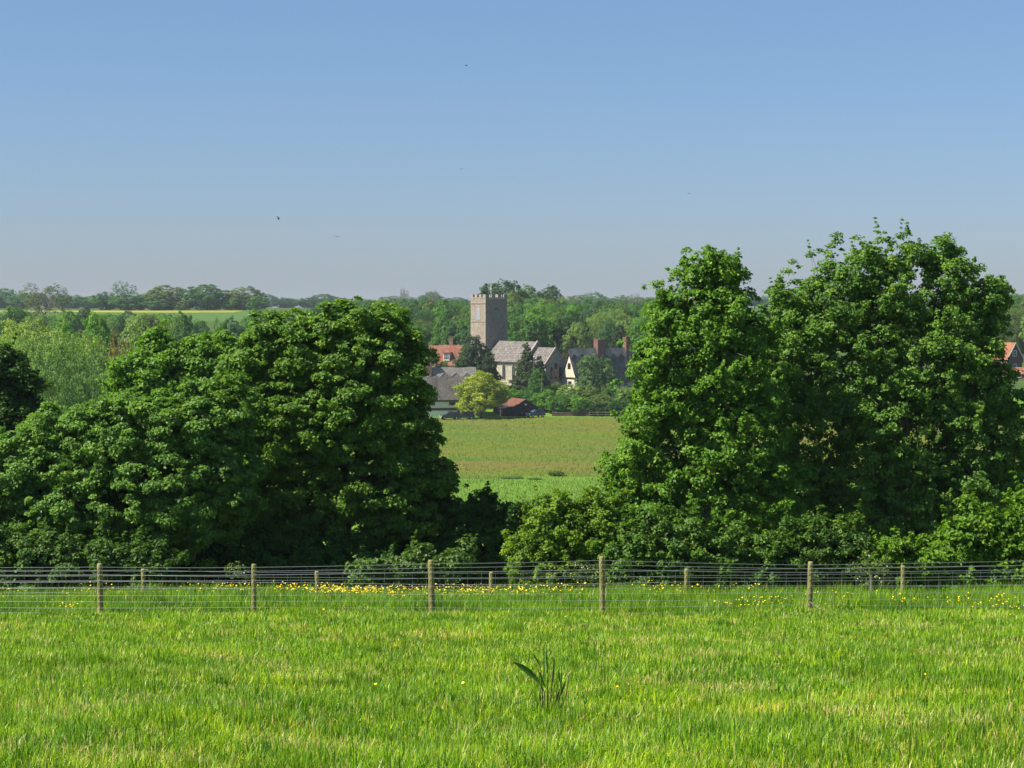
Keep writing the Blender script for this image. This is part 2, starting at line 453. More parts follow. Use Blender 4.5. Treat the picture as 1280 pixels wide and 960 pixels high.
def leaf_arrays(c, nrm, length, width, rng, fold=0.18, tdir=None):
    n = len(c)
    nrm = nrm / (np.linalg.norm(nrm, axis=1, keepdims=True) + 1e-9)
    r = rnd_unit(rng, n) if tdir is None else tdir + 0.35 * rnd_unit(rng, n)
    t = r - (r * nrm).sum(1, keepdims=True) * nrm
    t /= (np.linalg.norm(t, axis=1, keepdims=True) + 1e-9)
    b = np.cross(nrm, t)
    L = (length * rng.uniform(0.7, 1.25, n))[:, None]; W = (width * rng.uniform(0.7, 1.25, n))[:, None]
    v = np.empty((n, 4, 3))
    v[:, 0] = c - t * L * 0.5
    v[:, 1] = c + b * W * 0.5 + nrm * L * fold - t * L * 0.08
    v[:, 2] = c + t * L * 0.5 - nrm * L * 0.12
    v[:, 3] = c - b * W * 0.5 + nrm * L * fold - t * L * 0.08
    i = np.arange(n)[:, None] * 4
    f = np.concatenate([i + np.array([[0, 2, 1]]), i + np.array([[0, 3, 2]])], 0)
    return v.reshape(-1, 3), f

def clump_points(lobes, n, rng, inner=0.25, lump=0.10, ragged=None):
    """clump centres spread over (and a little inside) the shell of a union of ellipsoids"""
    lobes = np.asarray(lobes, float)
    C, R = lobes[:, :3], lobes[:, 3:6]
    area = (R[:, 0] * R[:, 1] + R[:, 1] * R[:, 2] + R[:, 0] * R[:, 2])
    P = []; N = []
    need = n; ph = rng.uniform(0, 6.28, (len(lobes), 6))
    while need > 0:
        k = int(need * 2.2) + 60
        li = rng.choice(len(lobes), k, p=area / area.sum())
        d = rnd_unit(rng, k)
        wob = 1 + lump * (np.sin(d[:, 0] * 5 + ph[li, 0]) * np.sin(d[:, 2] * 6 + ph[li, 1]) + 0.6 * np.sin(d[:, 1] * 11 + ph[li, 2]) * np.sin(d[:, 2] * 9 + d[:, 0] * 7 + ph[li, 3]))
        rad = wob * (1 - np.abs(rng.normal(0, 0.09, k)))
        isin = rng.random(k) < inner
        rad = np.where(isin, rad * rng.uniform(0.35, 0.95, k), rad)
        p = C[li] + d * R[li] * rad[:, None]
        q = ((p[:, None, :] - C[None]) / R[None])
        q = np.sqrt((q ** 2).sum(2)); q[np.arange(k), li] = 9
        ok = isin | (q.min(1) > 0.86)
        nn = d / R[li]; nn /= np.linalg.norm(nn, axis=1, keepdims=True)
        P.append(p[ok]); N.append(nn[ok]); need -= ok.sum()
    P = np.concatenate(P)[:n]; N = np.concatenate(N)[:n]
    if ragged:
        A, wl = ragged; k1 = 6.28 / wl; o = rng.uniform(0, 6.28, 8); Q = P @ np.array([[.8, .6, 0], [-.5, .7, .5], [.3, -.4, .86]])
        nz = np.sin(Q[:, 0] * k1 + o[0] + 1.2 * np.sin(Q[:, 1] * k1 * .8 + o[1])) * np.sin(Q[:, 2] * k1 * 1.1 + o[2] + np.sin(Q[:, 0] * k1 * .6 + o[3]))
        nz += .6 * np.sin(Q[:, 1] * k1 * 2.3 + o[4]) * np.sin(Q[:, 2] * k1 * 2.1 + Q[:, 0] * k1 * 1.3 + o[5])
        P = P + N * (A * (nz - .25))[:, None] + rng.normal(0, A * .22, P.shape)
    return P, N

def crown_mesh(name, lobes, n_clumps, per, cr, leaf, seed, inner=0.25, lump=0.10, flat=0.75, up=0.55, aspect=0.75, mat='leaf',
               droop=0.0, floor=None, clip=None, extra=None, holes=0.0, ragged=None, shoots=0):
    rng = np.random.default_rng(seed)
    P, N = clump_points(lobes, n_clumps, rng, inner, lump, ragged)
    if extra is not None:
        E = np.asarray(extra, float); P = np.concatenate([P, E]); N = np.concatenate([N, np.tile([[0, 0, 1.0]], (len(E), 1))])
    if clip is not None:
        k = clip(P); P, N = P[k], N[k]
    if holes:
        h = np.sin(P[:, 0] * holes + 1.3 * seed) + np.sin(P[:, 2] * holes * 1.2 + 0.7 * seed) + np.sin(P[:, 1] * holes * 0.9 + P[:, 0] * holes * 0.6 + seed)
        k = (h > -1.2) | (rng.random(len(P)) < 0.2); P, N = P[k], N[k]
    sc = np.ones(len(P))
    if shoots:
        cand = np.where(N[:, 2] > 0.05)[0]; q = ((P - P.mean(0)) / P.std(0)); far = np.linalg.norm(q[cand], axis=1); pr = np.clip(far - 1.0, 0.05, None)
        ch_ = rng.choice(cand, shoots, p=pr / pr.sum()); dr = N[ch_] + np.array([0, 0, .7]) + .35 * rnd_unit(rng, shoots)
        dr /= np.linalg.norm(dr, axis=1, keepdims=True); Ls = rng.uniform(.45, 1.15, shoots)[:, None]
        for f_, k_ in ((.9, .62), (1.7, .5), (2.4, .4), (3.0, .3)):
            P = np.concatenate([P, P[ch_] + dr * Ls * cr * f_]); N = np.concatenate([N, dr]); sc = np.concatenate([sc, np.full(shoots, k_)])
    m = len(P)
    cs = rng.uniform(0.5, 1.0, m) ** 1.0 * rng.choice([.8, 1.15, 1.9], m, p=[.4, .4, .2]) * sc
    per_i = (rng.poisson(per, m) * cs ** 1.7).astype(int) + 2
    idx = np.repeat(np.arange(m), per_i); n = len(idx)
    crs = (cr * 1.1 * cs)[idx]
    d = rnd_unit(rng, n) + 0.55 * N[idx] + np.array([0, 0, 0.35])
    d /= np.linalg.norm(d, axis=1, keepdims=True)
    off = d * (crs * rng.random(n) ** 0.45)[:, None]
    off[:, 2] *= flat
    if droop: off[:, 2] -= droop * crs * rng.random(n) ** 2 * 2
    c = P[idx] + off
    nrm = 0.6 * d + 0.4 * N[idx] + np.array([0, 0, up]) + 0.8 * rnd_unit(rng, n)
    td = None
    if droop: td = np.tile(np.array([[0.0, 0, -1.0]]), (n, 1)) + 0.4 * N[idx]
    if floor is not None: 
        k = c[:, 2] > floor; c, nrm, idx = c[k], nrm[k], idx[k]; n = len(c)
        if td is not None: td = td[k]
    v, f = leaf_arrays(c, nrm, leaf, leaf * aspect, rng, tdir=td)
    cv = rng.normal(0, 0.17, m)
    a = np.clip(0.45 + cv[idx] + rng.normal(0, 0.13, n), 0, 1)
    me = mesh_from(name, v, f3=f, mat=M[mat], attr=np.repeat(a, 4))
    return me, P

def trunk_mesh(name, base, lobes, P, r0, seed, mat='bark', twigs=60, stems=1, sides=7):
    rng = random.Random(seed)
    mb = MB()
    lob = [Vector(l[:3]) for l in lobes]
    big = sorted(range(len(lobes)), key=lambda i: -lobes[i][3] * lobes[i][5])
    zmin = min(l[2] - l[5] for l in lobes)
    ctr = Vector((sum(l.x for l in lob) / len(lob), sum(l.y for l in lob) / len(lob), sum(l.z for l in lob) / len(lob)))
    nodes = []
    for s_ in range(stems):
        b = Vector(base) + Vector((rng.uniform(-1, 1), rng.uniform(-1, 1), 0)) * (0.0 if stems == 1 else r0 * 5)
        b.z -= 0.3
        top = b.lerp(ctr, 0.75) + Vector((rng.uniform(-.3, .3), 0, 0)) * (ctr.z - b.z) * 0.25
        pts = [b]
        for k in range(1, 6):
            t = k / 5
            pts.append(b.lerp(top, t) + Vector((rng.uniform(-1, 1), rng.uniform(-1, 1), 0)) * r0 * 0.8 * t)
        rr = [r0 * (1.45 if k == 0 else 1.0) * (1 - 0.12 * k) for k in range(6)]
        mb.tube(pts, rr, sides)
        nodes += [(pts[k], rr[k]) for k in (2, 3, 4, 5)]
    ends = []
    for i in big:
        n0, nr = min(nodes, key=lambda q: (q[0] - lob[i]).length + rng.random() * 0.5)
        tgt = lob[i] + Vector((0, 0, lobes[i][5] * 0.35))
        mid = n0.lerp(tgt, 0.5) + Vector((rng.uniform(-1, 1), rng.uniform(-1, 1), rng.uniform(0, 1))) * (tgt - n0).length * 0.10
        r1 = nr * 0.6
        q = [n0, n0.lerp(mid, .5), mid, mid.lerp(tgt, .5), tgt]
        mb.tube(q, [r1, r1 * .85, r1 * .65, r1 * .45, r1 * .25], 6)
        ends += [(q[1], r1 * .8), (mid, r1 * .6), (q[3], r1 * .42), (tgt, r1 * .25)]
    Pl = [Vector(p) for p in P[:: max(1, len(P) // max(1, twigs))]]
    for p in Pl:
        n0, nr = min(ends, key=lambda q: (q[0] - p).length)
        m_ = n0.lerp(p, .5) + Vector((rng.uniform(-1, 1), rng.uniform(-1, 1), rng.uniform(-.3, 1))) * (p - n0).length * .12
        r1 = min(nr * .5, r0 * .18)
        mb.tube([n0, m_, p], [r1, r1 * .6, r1 * .2], 4, cap=False)
    return mb.mesh(name, M[mat], smooth=True)

def near_tree(name, lobes_px, Y, base_px, label, cat, color, leaf, n_clumps, per, cr, seed, depth=0.8, r0=0.25, mat='leaf', stems=1,
              inner=0.25, lump=0.10, flat=0.75, aspect=0.75, twigs=60, bark='bark', group=None, extra_px=None, holes=0.0, up=0.55, trunk_name='trunk', ragged=(.32, 1.5), shoots=30):
    k = Y / F
    b = at(base_px, 480, Y); base = Vector((b.x, Y, gz(b.x, Y)))
    lob = []
    for l in lobes_px:
        px, py, rx, ry = l[:4]; dy = l[4] if len(l) > 4 else 0.0
        p = at(px, py, Y + dy); 
        lob.append((p.x - base.x, p.y - base.y, p.z - base.z, rx * k, (rx + ry) / 2 * k * depth, ry * k))
    ex = None
    if extra_px is not None:
        ex = []
        for (px, py) in extra_px:
            p = at(px, py, Y); ex.append((p.x - base.x, 0.2, p.z - base.z))
    root = empty(name, base, 0, label, cat, group)
    me, P = crown_mesh('crown', lob, n_clumps, per, cr, leaf, seed, inner, lump, flat, mat=mat, floor=0.03, extra=ex, aspect=aspect, holes=holes, up=up, ragged=ragged, shoots=shoots)
    link('crown', me, root, color)
    tm = trunk_mesh('trunk', (0, 0, 0), lob, P, r0, seed + 1, bark, twigs, stems)
    link(trunk_name, tm, root)
    return root

# ------------------------------------------------------------------ near trees along the fence
G_MAPLE = (0.128, 0.240, 0.028)
G_MAPLE2 = (0.132, 0.262, 0.026)
G_ASH = (0.130, 0.245, 0.036)
near_tree('field_maple', [(405,440,92,52),(478,425,42,34),(345,436,50,34),(458,462,72,68),(348,462,70,62),(415,520,102,90),(345,540,85,90),(492,540,48,85),(515,595,42,58),(470,620,85,80),
                          (370,640,100,70),(425,418,70,30),(545,600,24,34),(300,600,60,70)],
          64, 430, 'largest domed dark green tree with dense layered leaves, hiding the end of a cottage', 'tree', G_MAPLE,
          0.125, 4600, 62, 0.235, 11, r0=0.30, depth=0.9, stems=2, twigs=120, inner=0.3, flat=0.6, shoots=0)
near_tree('field_maple', [(225,552,75,62),(150,560,80,62),(270,512,48,42),(70,586,72,66),(200,620,110,80),(90,640,100,70),(15,618,60,74),(-30,600,60,66),(118,534,45,28),(285,600,40,70)],
          60, 170, 'broad low spreading green tree sloping down beside the big domed tree', 'tree', (0.140, 0.262, 0.042),
          0.115, 4800, 56, 0.215, 12, r0=0.22, depth=0.9, stems=3, twigs=110, inner=0.3, flat=0.6, shoots=0)
near_tree('maple_tree', [(205,446,26,20),(238,462,34,32),(175,476,34,34),(196,428,8,12),(205,490,62,50),(255,470,30,40)],
          82, 205, 'mid-green tree poking up behind the low spreading tree, with small pointed tops', 'tree', G_MAPLE2,
          0.17, 1500, 45, 0.32, 13, r0=0.2, depth=0.9)
near_tree('field_maple', [(-5,470,32,38),(10,505,34,45),(-15,540,60,60),(15,570,30,40)],
          70, -20, 'dark green tree cut by the picture edge in front of the pale willow', 'tree', (0.052, 0.115, 0.016),
          0.13, 1500, 50, 0.24, 14, r0=0.2)
near_tree('field_maple', [(888,350,32,34),(868,400,52,42),(905,395,38,50),(855,455,66,50),(900,470,60,60),(842,520,62,50),(890,560,75,60),(830,580,68,48),(860,630,90,60),(945,620,60,70),(800,606,44,36),(830,375,16,18),(925,425,34,46),(940,490,40,60),(915,540,50,50)],
          63, 890, 'tall green tree with a tapering top standing just beside the open view of the meadow', 'tree', G_MAPLE2,
          0.12, 4100, 38, 0.21, 15, r0=0.26, depth=0.8, twigs=330, inner=0.22, flat=0.7, bark='bark_grey', lump=0.15, holes=2.3, ragged=(.42, 1.3), shoots=130,
          extra_px=[(884,312),(880,318),(891,313),(886,325),(934,350),(938,358),(930,362),(826,368),(842,352),(848,346),(852,352),(915,335),(905,326),(778,430),(770,600)])
near_tree('ash_tree', [(982,400,30,38),(965,460,36,60),(1075,365,75,42),(1160,372,68,48),(1110,335,50,28),(1020,395,58,46),(1203,410,48,46),(1050,450,95,70),(1160,460,95,80),(1215,480,42,70),(1000,500,58,70),
                       (1080,550,110,80),(1190,560,82,70),(1120,630,130,70),(1000,610,70,70),(1240,595,42,50),(1262,530,30,42),(1244,368,20,22),(1180,330,30,18)],
          66, 1100, 'widest tree of all, with an open twiggy top and grey limbs showing', 'tree', G_ASH,
          0.115, 7200, 38, 0.215, 16, r0=0.30, depth=0.75, twigs=700, inner=0.25, flat=0.7, bark='bark_grey', lump=0.13, stems=2, holes=2.1, ragged=(.42, 1.3), shoots=260,
          extra_px=[(1047,297),(1049,305),(1043,302),(1053,312),(1074,300),(1082,306),(1108,292),(1112,300),(1104,303),(1116,308),(1144,312),(1150,310),(1186,297),(1188,306),(1180,312),(1192,318),
                    (1175,318),(1240,350),(1246,356),(1232,352),(1000,335),(985,342),(992,330),(1015,322),(1025,316),(1268,470),(1262,420),(1258,390),(1130,312),(1095,305)])
# shrubs and hedges at their feet
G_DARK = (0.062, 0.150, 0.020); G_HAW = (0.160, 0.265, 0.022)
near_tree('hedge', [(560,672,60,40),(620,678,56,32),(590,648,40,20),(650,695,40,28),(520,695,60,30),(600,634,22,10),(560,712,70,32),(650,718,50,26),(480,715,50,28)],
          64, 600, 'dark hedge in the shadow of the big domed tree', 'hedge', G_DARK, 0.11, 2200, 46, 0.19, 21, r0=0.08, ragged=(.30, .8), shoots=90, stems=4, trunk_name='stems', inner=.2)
near_tree('hawthorn_bush', [(698,662,42,28),(738,664,44,36),(670,695,36,28),(722,640,32,14),(770,690,50,32),(690,640,20,12),(755,648,30,24),(700,722,60,26),(780,722,50,26)],
          58, 710, 'sunlit yellow-green hawthorn bush filling the gap below the meadow', 'bush', G_HAW, 0.09, 2300, 44, 0.16, 22, r0=0.06, ragged=(.30, .8), shoots=90, stems=4, trunk_name='stems')
near_tree('bramble_bush', [(820,690,60,30),(880,700,60,26),(850,665,40,24),(930,695,50,28),(830,722,60,24),(920,724,60,22)],
          56.5, 870, 'leafy bush with pale tips at the foot of the tall tapering tree', 'bush', (0.105, 0.200, 0.030), 0.10, 1600, 40, 0.17, 23, r0=0.05, ragged=(.30, .8), shoots=90, stems=3, trunk_name='stems')
near_tree('bramble_bush', [(1010,695,60,28),(1070,700,50,25),(1040,672,40,22),(1000,722,60,24),(1090,724,60,22)],
          57, 1040, 'low bush between the tall tree and the yellowish corner bush, under the widest tree', 'bush', (0.090, 0.175, 0.026), 0.10, 1400, 40, 0.17, 24, r0=0.05, ragged=(.30, .8), shoots=90, stems=3, trunk_name='stems')
near_tree('maple_bush', [(1225,665,44,34),(1270,680,40,34),(1190,695,50,26),(1300,650,40,40),(1130,700,50,22),(1160,722,60,24),(1250,720,60,28),(1320,715,50,30)],
          56.5, 1230, 'bright yellow-green bush in the corner below the widest tree', 'bush', (0.125, 0.240, 0.018), 0.12, 1700, 40, 0.20, 25, r0=0.06, ragged=(.30, .8), shoots=90, stems=3, trunk_name='stems')
near_tree('hedge', [(60,700,90,28),(-40,690,60,40),(150,705,70,22),(20,725,90,24),(140,726,90,22)],
          56.5, 60, 'low leafy hedge under the broad low tree, behind the wire fence', 'hedge', (0.085, 0.165, 0.030), 0.11, 1700, 40, 0.18, 26, r0=0.05, ragged=(.30, .8), shoots=90, stems=4, trunk_name='stems')
near_tree('elder_bush', [(520,706,34,14),(560,700,30,16),(470,712,30,12)],
          55, 520, 'small pale flowering bush in the shade under the big domed tree', 'bush', (0.12, 0.20, 0.05), 0.11, 260, 24, 0.16, 27, r0=0.04, stems=2, shoots=6, trunk_name='stems')
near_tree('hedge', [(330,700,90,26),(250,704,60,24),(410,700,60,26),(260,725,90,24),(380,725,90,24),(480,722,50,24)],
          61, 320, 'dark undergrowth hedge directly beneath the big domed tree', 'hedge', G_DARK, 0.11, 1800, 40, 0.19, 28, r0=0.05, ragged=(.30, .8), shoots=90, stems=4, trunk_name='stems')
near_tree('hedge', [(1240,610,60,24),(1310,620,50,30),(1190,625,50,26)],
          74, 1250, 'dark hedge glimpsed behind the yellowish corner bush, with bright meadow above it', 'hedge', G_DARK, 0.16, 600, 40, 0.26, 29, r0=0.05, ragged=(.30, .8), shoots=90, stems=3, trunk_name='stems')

# ------------------------------------------------------------------ distant trees: prototypes, then individual copies
PROTO = {}
def proto(key, lobes, n_clumps, per, cr, leaf, seed, mat='leaf', r0=0.03, bark='bark', twigs=14, **kw):
    me, P = crown_mesh('crown_' + key, lobes, n_clumps, per, cr, leaf, seed, mat=mat, floor=0.01, **kw)
    tm = trunk_mesh('trunk_' + key, (0, 0, 0), lobes, P, r0, seed, bark, twigs, sides=5)
    PROTO[key] = (me, tm)
# unit trees: height 1, width 1
for i in range(4):
    r = random.Random(40 + i)
    lob = [(0, 0, .55, .34, .34, .34)]
    for k in range(9):
        a_ = k / 9 * 6.28 + r.random(); zz = r.uniform(.25, .78); rr = .32 * (1 - abs(zz - .45) * .75)
        s_ = r.uniform(.15, .24); lob.append((cos(a_) * rr, sin(a_) * rr, zz, s_, s_, s_ * .9))
    lob.append((r.uniform(-.1, .1), 0, .82, .2, .2, .16))
    proto('oak%d' % i, lob, 800, 30, .048, .027, 50 + i, lump=.12, flat=.7, ragged=(.025, .16))
for i in range(2):
    r = random.Random(70 + i)
    lob = []
    for k in range(13):
        a_ = k * 2.4; zz = .28 + .55 * k / 12; rr = .34 * (1 - abs(zz - .5) * .5); s_ = r.uniform(.11, .19)
        lob.append((cos(a_) * rr, sin(a_) * rr, zz, s_, s_, s_))
    proto('airy%d' % i, lob, 420, 18, .045, .022, 74 + i, lump=.2, bark='bark_grey', twigs=60, r0=.022)
for i in range(2):
    r = random.Random(80 + i)
    lob = [(0, 0, .5, .40, .40, .42)] + [(cos(k * 1.26 + i) * .26, sin(k * 1.26 + i) * .26, r.uniform(.5, .72), .24, .24, .24) for k in range(5)] + [(cos(k * 1.26) * .34, sin(k * 1.26) * .34, .3, .18, .18, .28) for k in range(5)]
    proto('willow%d' % i, lob, 2600, 34, .028, .0145, 84 + i, lump=.10, droop=.3, aspect=.5, flat=.9, up=.35, ragged=(.035, .22))
for i in range(2):
    lob = [(0, 0, .12 + .13 * k, .43 - .058 * k, .43 - .058 * k, .12) for k in range(7)]
    r = random.Random(90 + i)
    lob += [(cos(k * 2.4) * (.34 - .035 * k), sin(k * 2.4) * (.34 - .035 * k), .15 + .07 * k, .12, .12, .09) for k in range(10)]
    proto('conifer%d' % i, lob, 950, 36, .042, .030, 94 + i, mat='needle', lump=.14, flat=.55, aspect=.6, r0=.03)
for i in range(2):
    r = random.Random(100 + i)
    lob = [(0, 0, .45, .40, .40, .48)] + [(cos(k * 1.05) * .3, sin(k * 1.05) * .3, r.uniform(.3, .62), .22, .22, .28) for k in range(6)]
    proto('bush%d' % i, lob, 520, 30, .055, .034, 104 + i, lump=.1, twigs=4, r0=.02)

def ftree(name, kind, px, Y, top, wpx, color, label, cat='tree', group=None, rot=None, sink=0.0):
    p = at(px, top, Y)
    g = gz(p.x, Y) - sink
    h = p.z - g
    w = wpx / F * Y
    rng = random.Random(int(px * 31 + Y * 7 + top))
    root = empty(name, (p.x, Y, g), rng.uniform(0, 6.28) if rot is None else rot, label, cat, group)
    me, tm = PROTO[kind]
    root.scale = (w / 0.92, w / 0.92, h / 0.98)
    link('crown', me, root, tuple(q * 1.22 for q in color))
    link('trunk', tm, root)
    return root

C_MID = (0.085, 0.195, 0.030); C_BRI = (0.120, 0.260, 0.024); C_DRK = (0.044, 0.112, 0.022); C_PALE = (0.185, 0.275, 0.070); C_OLV = (0.130, 0.190, 0.045)
C_BLUE = (0.068, 0.155, 0.050); C_BRN = (0.19, 0.14, 0.06); C_WIL = (0.150, 0.250, 0.070); C_COP = (0.095, 0.135, 0.038)

# valley floor, left of the village
ftree('willow_tree', 'willow0', 80, 225, 416, 150, C_WIL, 'big pale green willow, the one directly above the broad low tree')
ftree('willow_tree', 'willow1', 50, 262, 390, 190, (0.205, 0.290, 0.070), 'pale yellow-green willow standing behind the big willow')
ftree('willow_tree', 'willow1', -40, 240, 415, 100, C_WIL, 'pale willow cut off by the picture edge behind the dark green tree')
ftree('oak_tree', 'oak1', 75, 300, 404, 60, C_BRI, 'bright green rounded tree top showing between the two willows')
ftree('maple_tree', 'bush0', 150, 275, 412, 50, C_BRN, 'brownish bushy tree beside the big willow')
ftree('oak_tree', 'oak1', 178, 330, 397, 70, C_PALE, 'pale feathery tree behind the brownish bushy tree')
ftree('willow_tree', 'oak3', 120, 345, 396, 64, C_BRI, 'fresh green tree behind the brownish tree, under the yellow field')
ftree('oak_tree', 'oak2', 228, 350, 395, 56, C_BLUE, 'blue-green rounded tree below the bright green field')
ftree('oak_tree', 'oak0', 270, 330, 402, 50, C_MID, 'thin grey-green tree between the blue-green tree and the big domed tree')
ftree('oak_tree', 'oak2', 325, 560, 389, 40, C_MID, 'mid-green tree at the end of the pale green field, against the big domed tree')
ftree('oak_tree', 'oak0', 352, 600, 387, 44, C_OLV, 'olive tree top just above the shoulder of the big domed tree')
ftree('oak_tree', 'oak0', 12, 420, 388, 50, C_DRK, 'dark green tree behind the willows near the picture edge')
ftree('willow_tree', 'willow1', 200, 400, 396, 60, C_PALE, 'pale low willow beyond the feathery tree')
for (px, Y, top, w, kd, c, lb) in [
    (107, 700, 383, 20, 'oak1', C_DRK, 'small dark round tree standing alone before the yellow field'),
    (160, 640, 388, 30, 'bush1', C_BLUE, 'low blue-green bush on the hedge line under the yellow field'),
    (130, 560, 396, 40, 'airy1', C_OLV, 'olive scrubby tree under the near side of the yellow field'),
    (190, 600, 393, 44, 'oak3', C_OLV, 'olive rounded tree against the yellow field'),
    (245, 560, 400, 40, 'oak0', C_MID, 'mid-green tree just below the bright green field'),
    (292, 520, 397, 40, 'oak2', C_BLUE, 'blue-green tree at the end of the bright green field'),
    (215, 480, 408, 44, 'oak1', C_OLV, 'olive tree half hidden by the blue-green rounded tree'),
    (165, 470, 408, 44, 'bush0', C_PALE, 'pale bush above the brownish bushy tree'),
    (320, 600, 388, 40, 'oak3', C_MID, 'mid-green tree top rising over the shoulder of the big domed tree'),
    (20, 640, 384, 50, 'oak3', C_MID, 'mid-green tree at the foot of the open-crowned hill tree'),
    (85, 620, 388, 40, 'bush1', C_MID, 'mid-green bush between the willow and the small dark round tree'),
    (-30, 560, 386, 60, 'oak1', C_MID, 'mid-green tree beyond the picture edge behind the willows')]:
    ftree('oak_tree' if 'bush' not in kd else 'bush', kd, px, Y, top, w, c, lb, 'tree' if 'bush' not in kd else 'bush')
ftree('oak_tree', 'airy0', 55, 780, 352, 62, (0.10, 0.13, 0.05), 'tall open-crowned tree with bare twigs on the ridge above the willows')
ridge = [(5,1250,360,34,'bush1',C_BLUE,'first dark tree clump on the ridge, by the picture edge'), (28,1200,366,34,'bush0',C_BLUE,'low ridge tree behind the open-crowned hill tree'),
 (90,1250,368,36,'bush0',C_BLUE,'low ridge tree beside the open-crowned hill tree'), (112,1300,370,34,'bush1',C_MID,'low pale ridge tree before the knobbly topped tree'),
 (132,1010,364,30,'bush0',C_DRK,'dark rounded tree touching the knobbly topped tree on the ridge'), (155,1005,352,32,'airy1',C_DRK,'knobbly topped dark tree, tallest above the yellow field'),
 (158,1002,368,36,'bush1',C_BLUE,'low bushy tree at the foot of the knobbly topped tree'),
 (174,1015,368,22,'bush1',C_BLUE,'small round tree between the knobbly topped tree and the domed brownish one'), (206,1010,356,48,'bush1',C_COP,'domed brownish-green tree on the edge of the yellow field'),
 (196,1002,374,34,'bush0',C_BLUE,'low bushes at the foot of the domed brownish-green tree'), (228,1004,374,26,'bush1',C_OLV,'pale scrub between the domed brownish tree and the broad dark tree'),
 (258,1006,355,54,'bush1',C_DRK,'broad dark green tree with a wide flat dome by the yellow field'), (306,1008,357,46,'bush0',C_COP,'brown-green tree next to the broad dark dome, above the bright green field'),
 (290,1003,372,26,'bush0',C_MID,'bush at the foot of the brown-green tree'), (322,1000,370,26,'bush1',C_MID,'bush at the end of the bright green field on the ridge')]
for (px, Y, top, w, kd, c, lb) in ridge:
    isb = 'bush' in lb or 'scrub' in lb
    c = tuple(q * 1.25 for q in c)
    ftree('bush' if isb else 'ridge_tree', kd, px, Y, top, w * 1.02, c, lb, 'bush' if isb else 'tree')
rr = random.Random(4)
for k in range(26):
    px = -30 + k * 10.5 + rr.uniform(-4, 4); Y = rr.uniform(600, 790)
    if abs(px - 107) < 9: continue
    ftree('scrub_tree', rr.choice(['oak0', 'oak1', 'bush0', 'bush1', 'airy0']), px, Y, rr.uniform(389, 398) if px < 235 else rr.uniform(399, 404), rr.uniform(22, 34), rr.choice([C_OLV, C_BRI, C_MID, C_PALE, C_PALE]),
          'scrubby tree in the hedge line under the yellow field', 'tree', 'scrubby trees under the yellow field')
rr = random.Random(5)
for px in range(-40, 1340, 17):                       # far skyline woods, a mile or so off
    if 585 < px < 715: continue
    Y = rr.uniform(1500, 1900)
    spot = ('above the willows' if px < 130 else 'above the yellow field' if px < 330 else 'over the top of the big domed tree' if px < 480 else
            'above the red-roofed house' if px < 600 else 'above the thatched cottage with the cream gable' if px < 810 else 'behind the tall leafy trees' if px < 1230 else 'above the orange-roofed house')
    ftree('skyline_tree', rr.choice(['bush0', 'oak1', 'bush1', 'oak3', 'bush0']), px + rr.uniform(-5, 5), Y, rr.uniform(364, 376), rr.uniform(24, 38), rr.choice([C_MID, C_BLUE, C_DRK, C_OLV]),
          'hazy distant tree on the skyline ' + spot, 'tree', 'hazy trees on the far skyline')
for (px, top, w, lb) in [(505, 360, 12, 'bare thin tree on the skyline above the thatched roof chimney'), (543, 363, 14, 'slim pale tree standing up on the skyline, next to the bare thin one'), (792, 367, 16, 'slim pale tree on the skyline beside the tall tapering tree'),
                         (1238, 372, 22, 'almost bare pale tree on the skyline behind the widest tree')]:
    ftree('skyline_tree', 'airy1', px, 1400, top, w, (0.16, 0.17, 0.12), lb)

# the wood on the hillside behind the village
def wood_label(px, Y, c):
    tone = {C_MID: 'mid-green', C_BRI: 'bright green', C_DRK: 'dark green', C_PALE: 'pale green', C_OLV: 'olive green', C_BLUE: 'blue-green', C_COP: 'brownish'}[c]
    spot = ('behind the big domed tree' if px < 510 else 'behind the red-roofed house' if px < 588 else 'behind the church tower' if px < 636 else 'above the nave roof' if px < 676 else
            'above the chancel roof' if px < 708 else 'above the cream gable' if px < 742 else 'above the brick chimneys' if px < 800 else 'behind the tall leafy trees' if px < 1235 else 'behind the orange-roofed house')
    row = 'low on the slope' if Y < 610 else 'half way up the slope' if Y < 680 else 'high on the slope'
    return '%s wood tree %s, %s' % (tone, row, spot)
rr = random.Random(9)
for row, Y0 in enumerate((548, 580, 612, 645, 680, 715, 750)):
    px = 385 + row * 4
    while px < 880:
        Y = Y0 + rr.uniform(-12, 12)
        h = rr.uniform(10, 14.5)
        g = gz((px - 640) / F * Y, Y)
        top = 385 - (g + h - EYE) / Y * F
        w = rr.uniform(24, 38) * 600 / Y
        c = rr.choice([C_MID, C_MID, C_BRI, C_DRK, C_PALE, C_OLV, C_BLUE, C_MID])
        kd = rr.choice(['oak0', 'oak1', 'oak2', 'oak3', 'oak1', 'airy0', 'willow0'])
        lim = 373 if not (590 < px < 715) else 362
        ftree('woodland_tree', kd, px, Y, max(top, lim + rr.uniform(0, 6)), w, c, wood_label(px, Y, c), 'tree', 'trees of the hillside wood behind the village')
        px += w * rr.uniform(.62, .82)
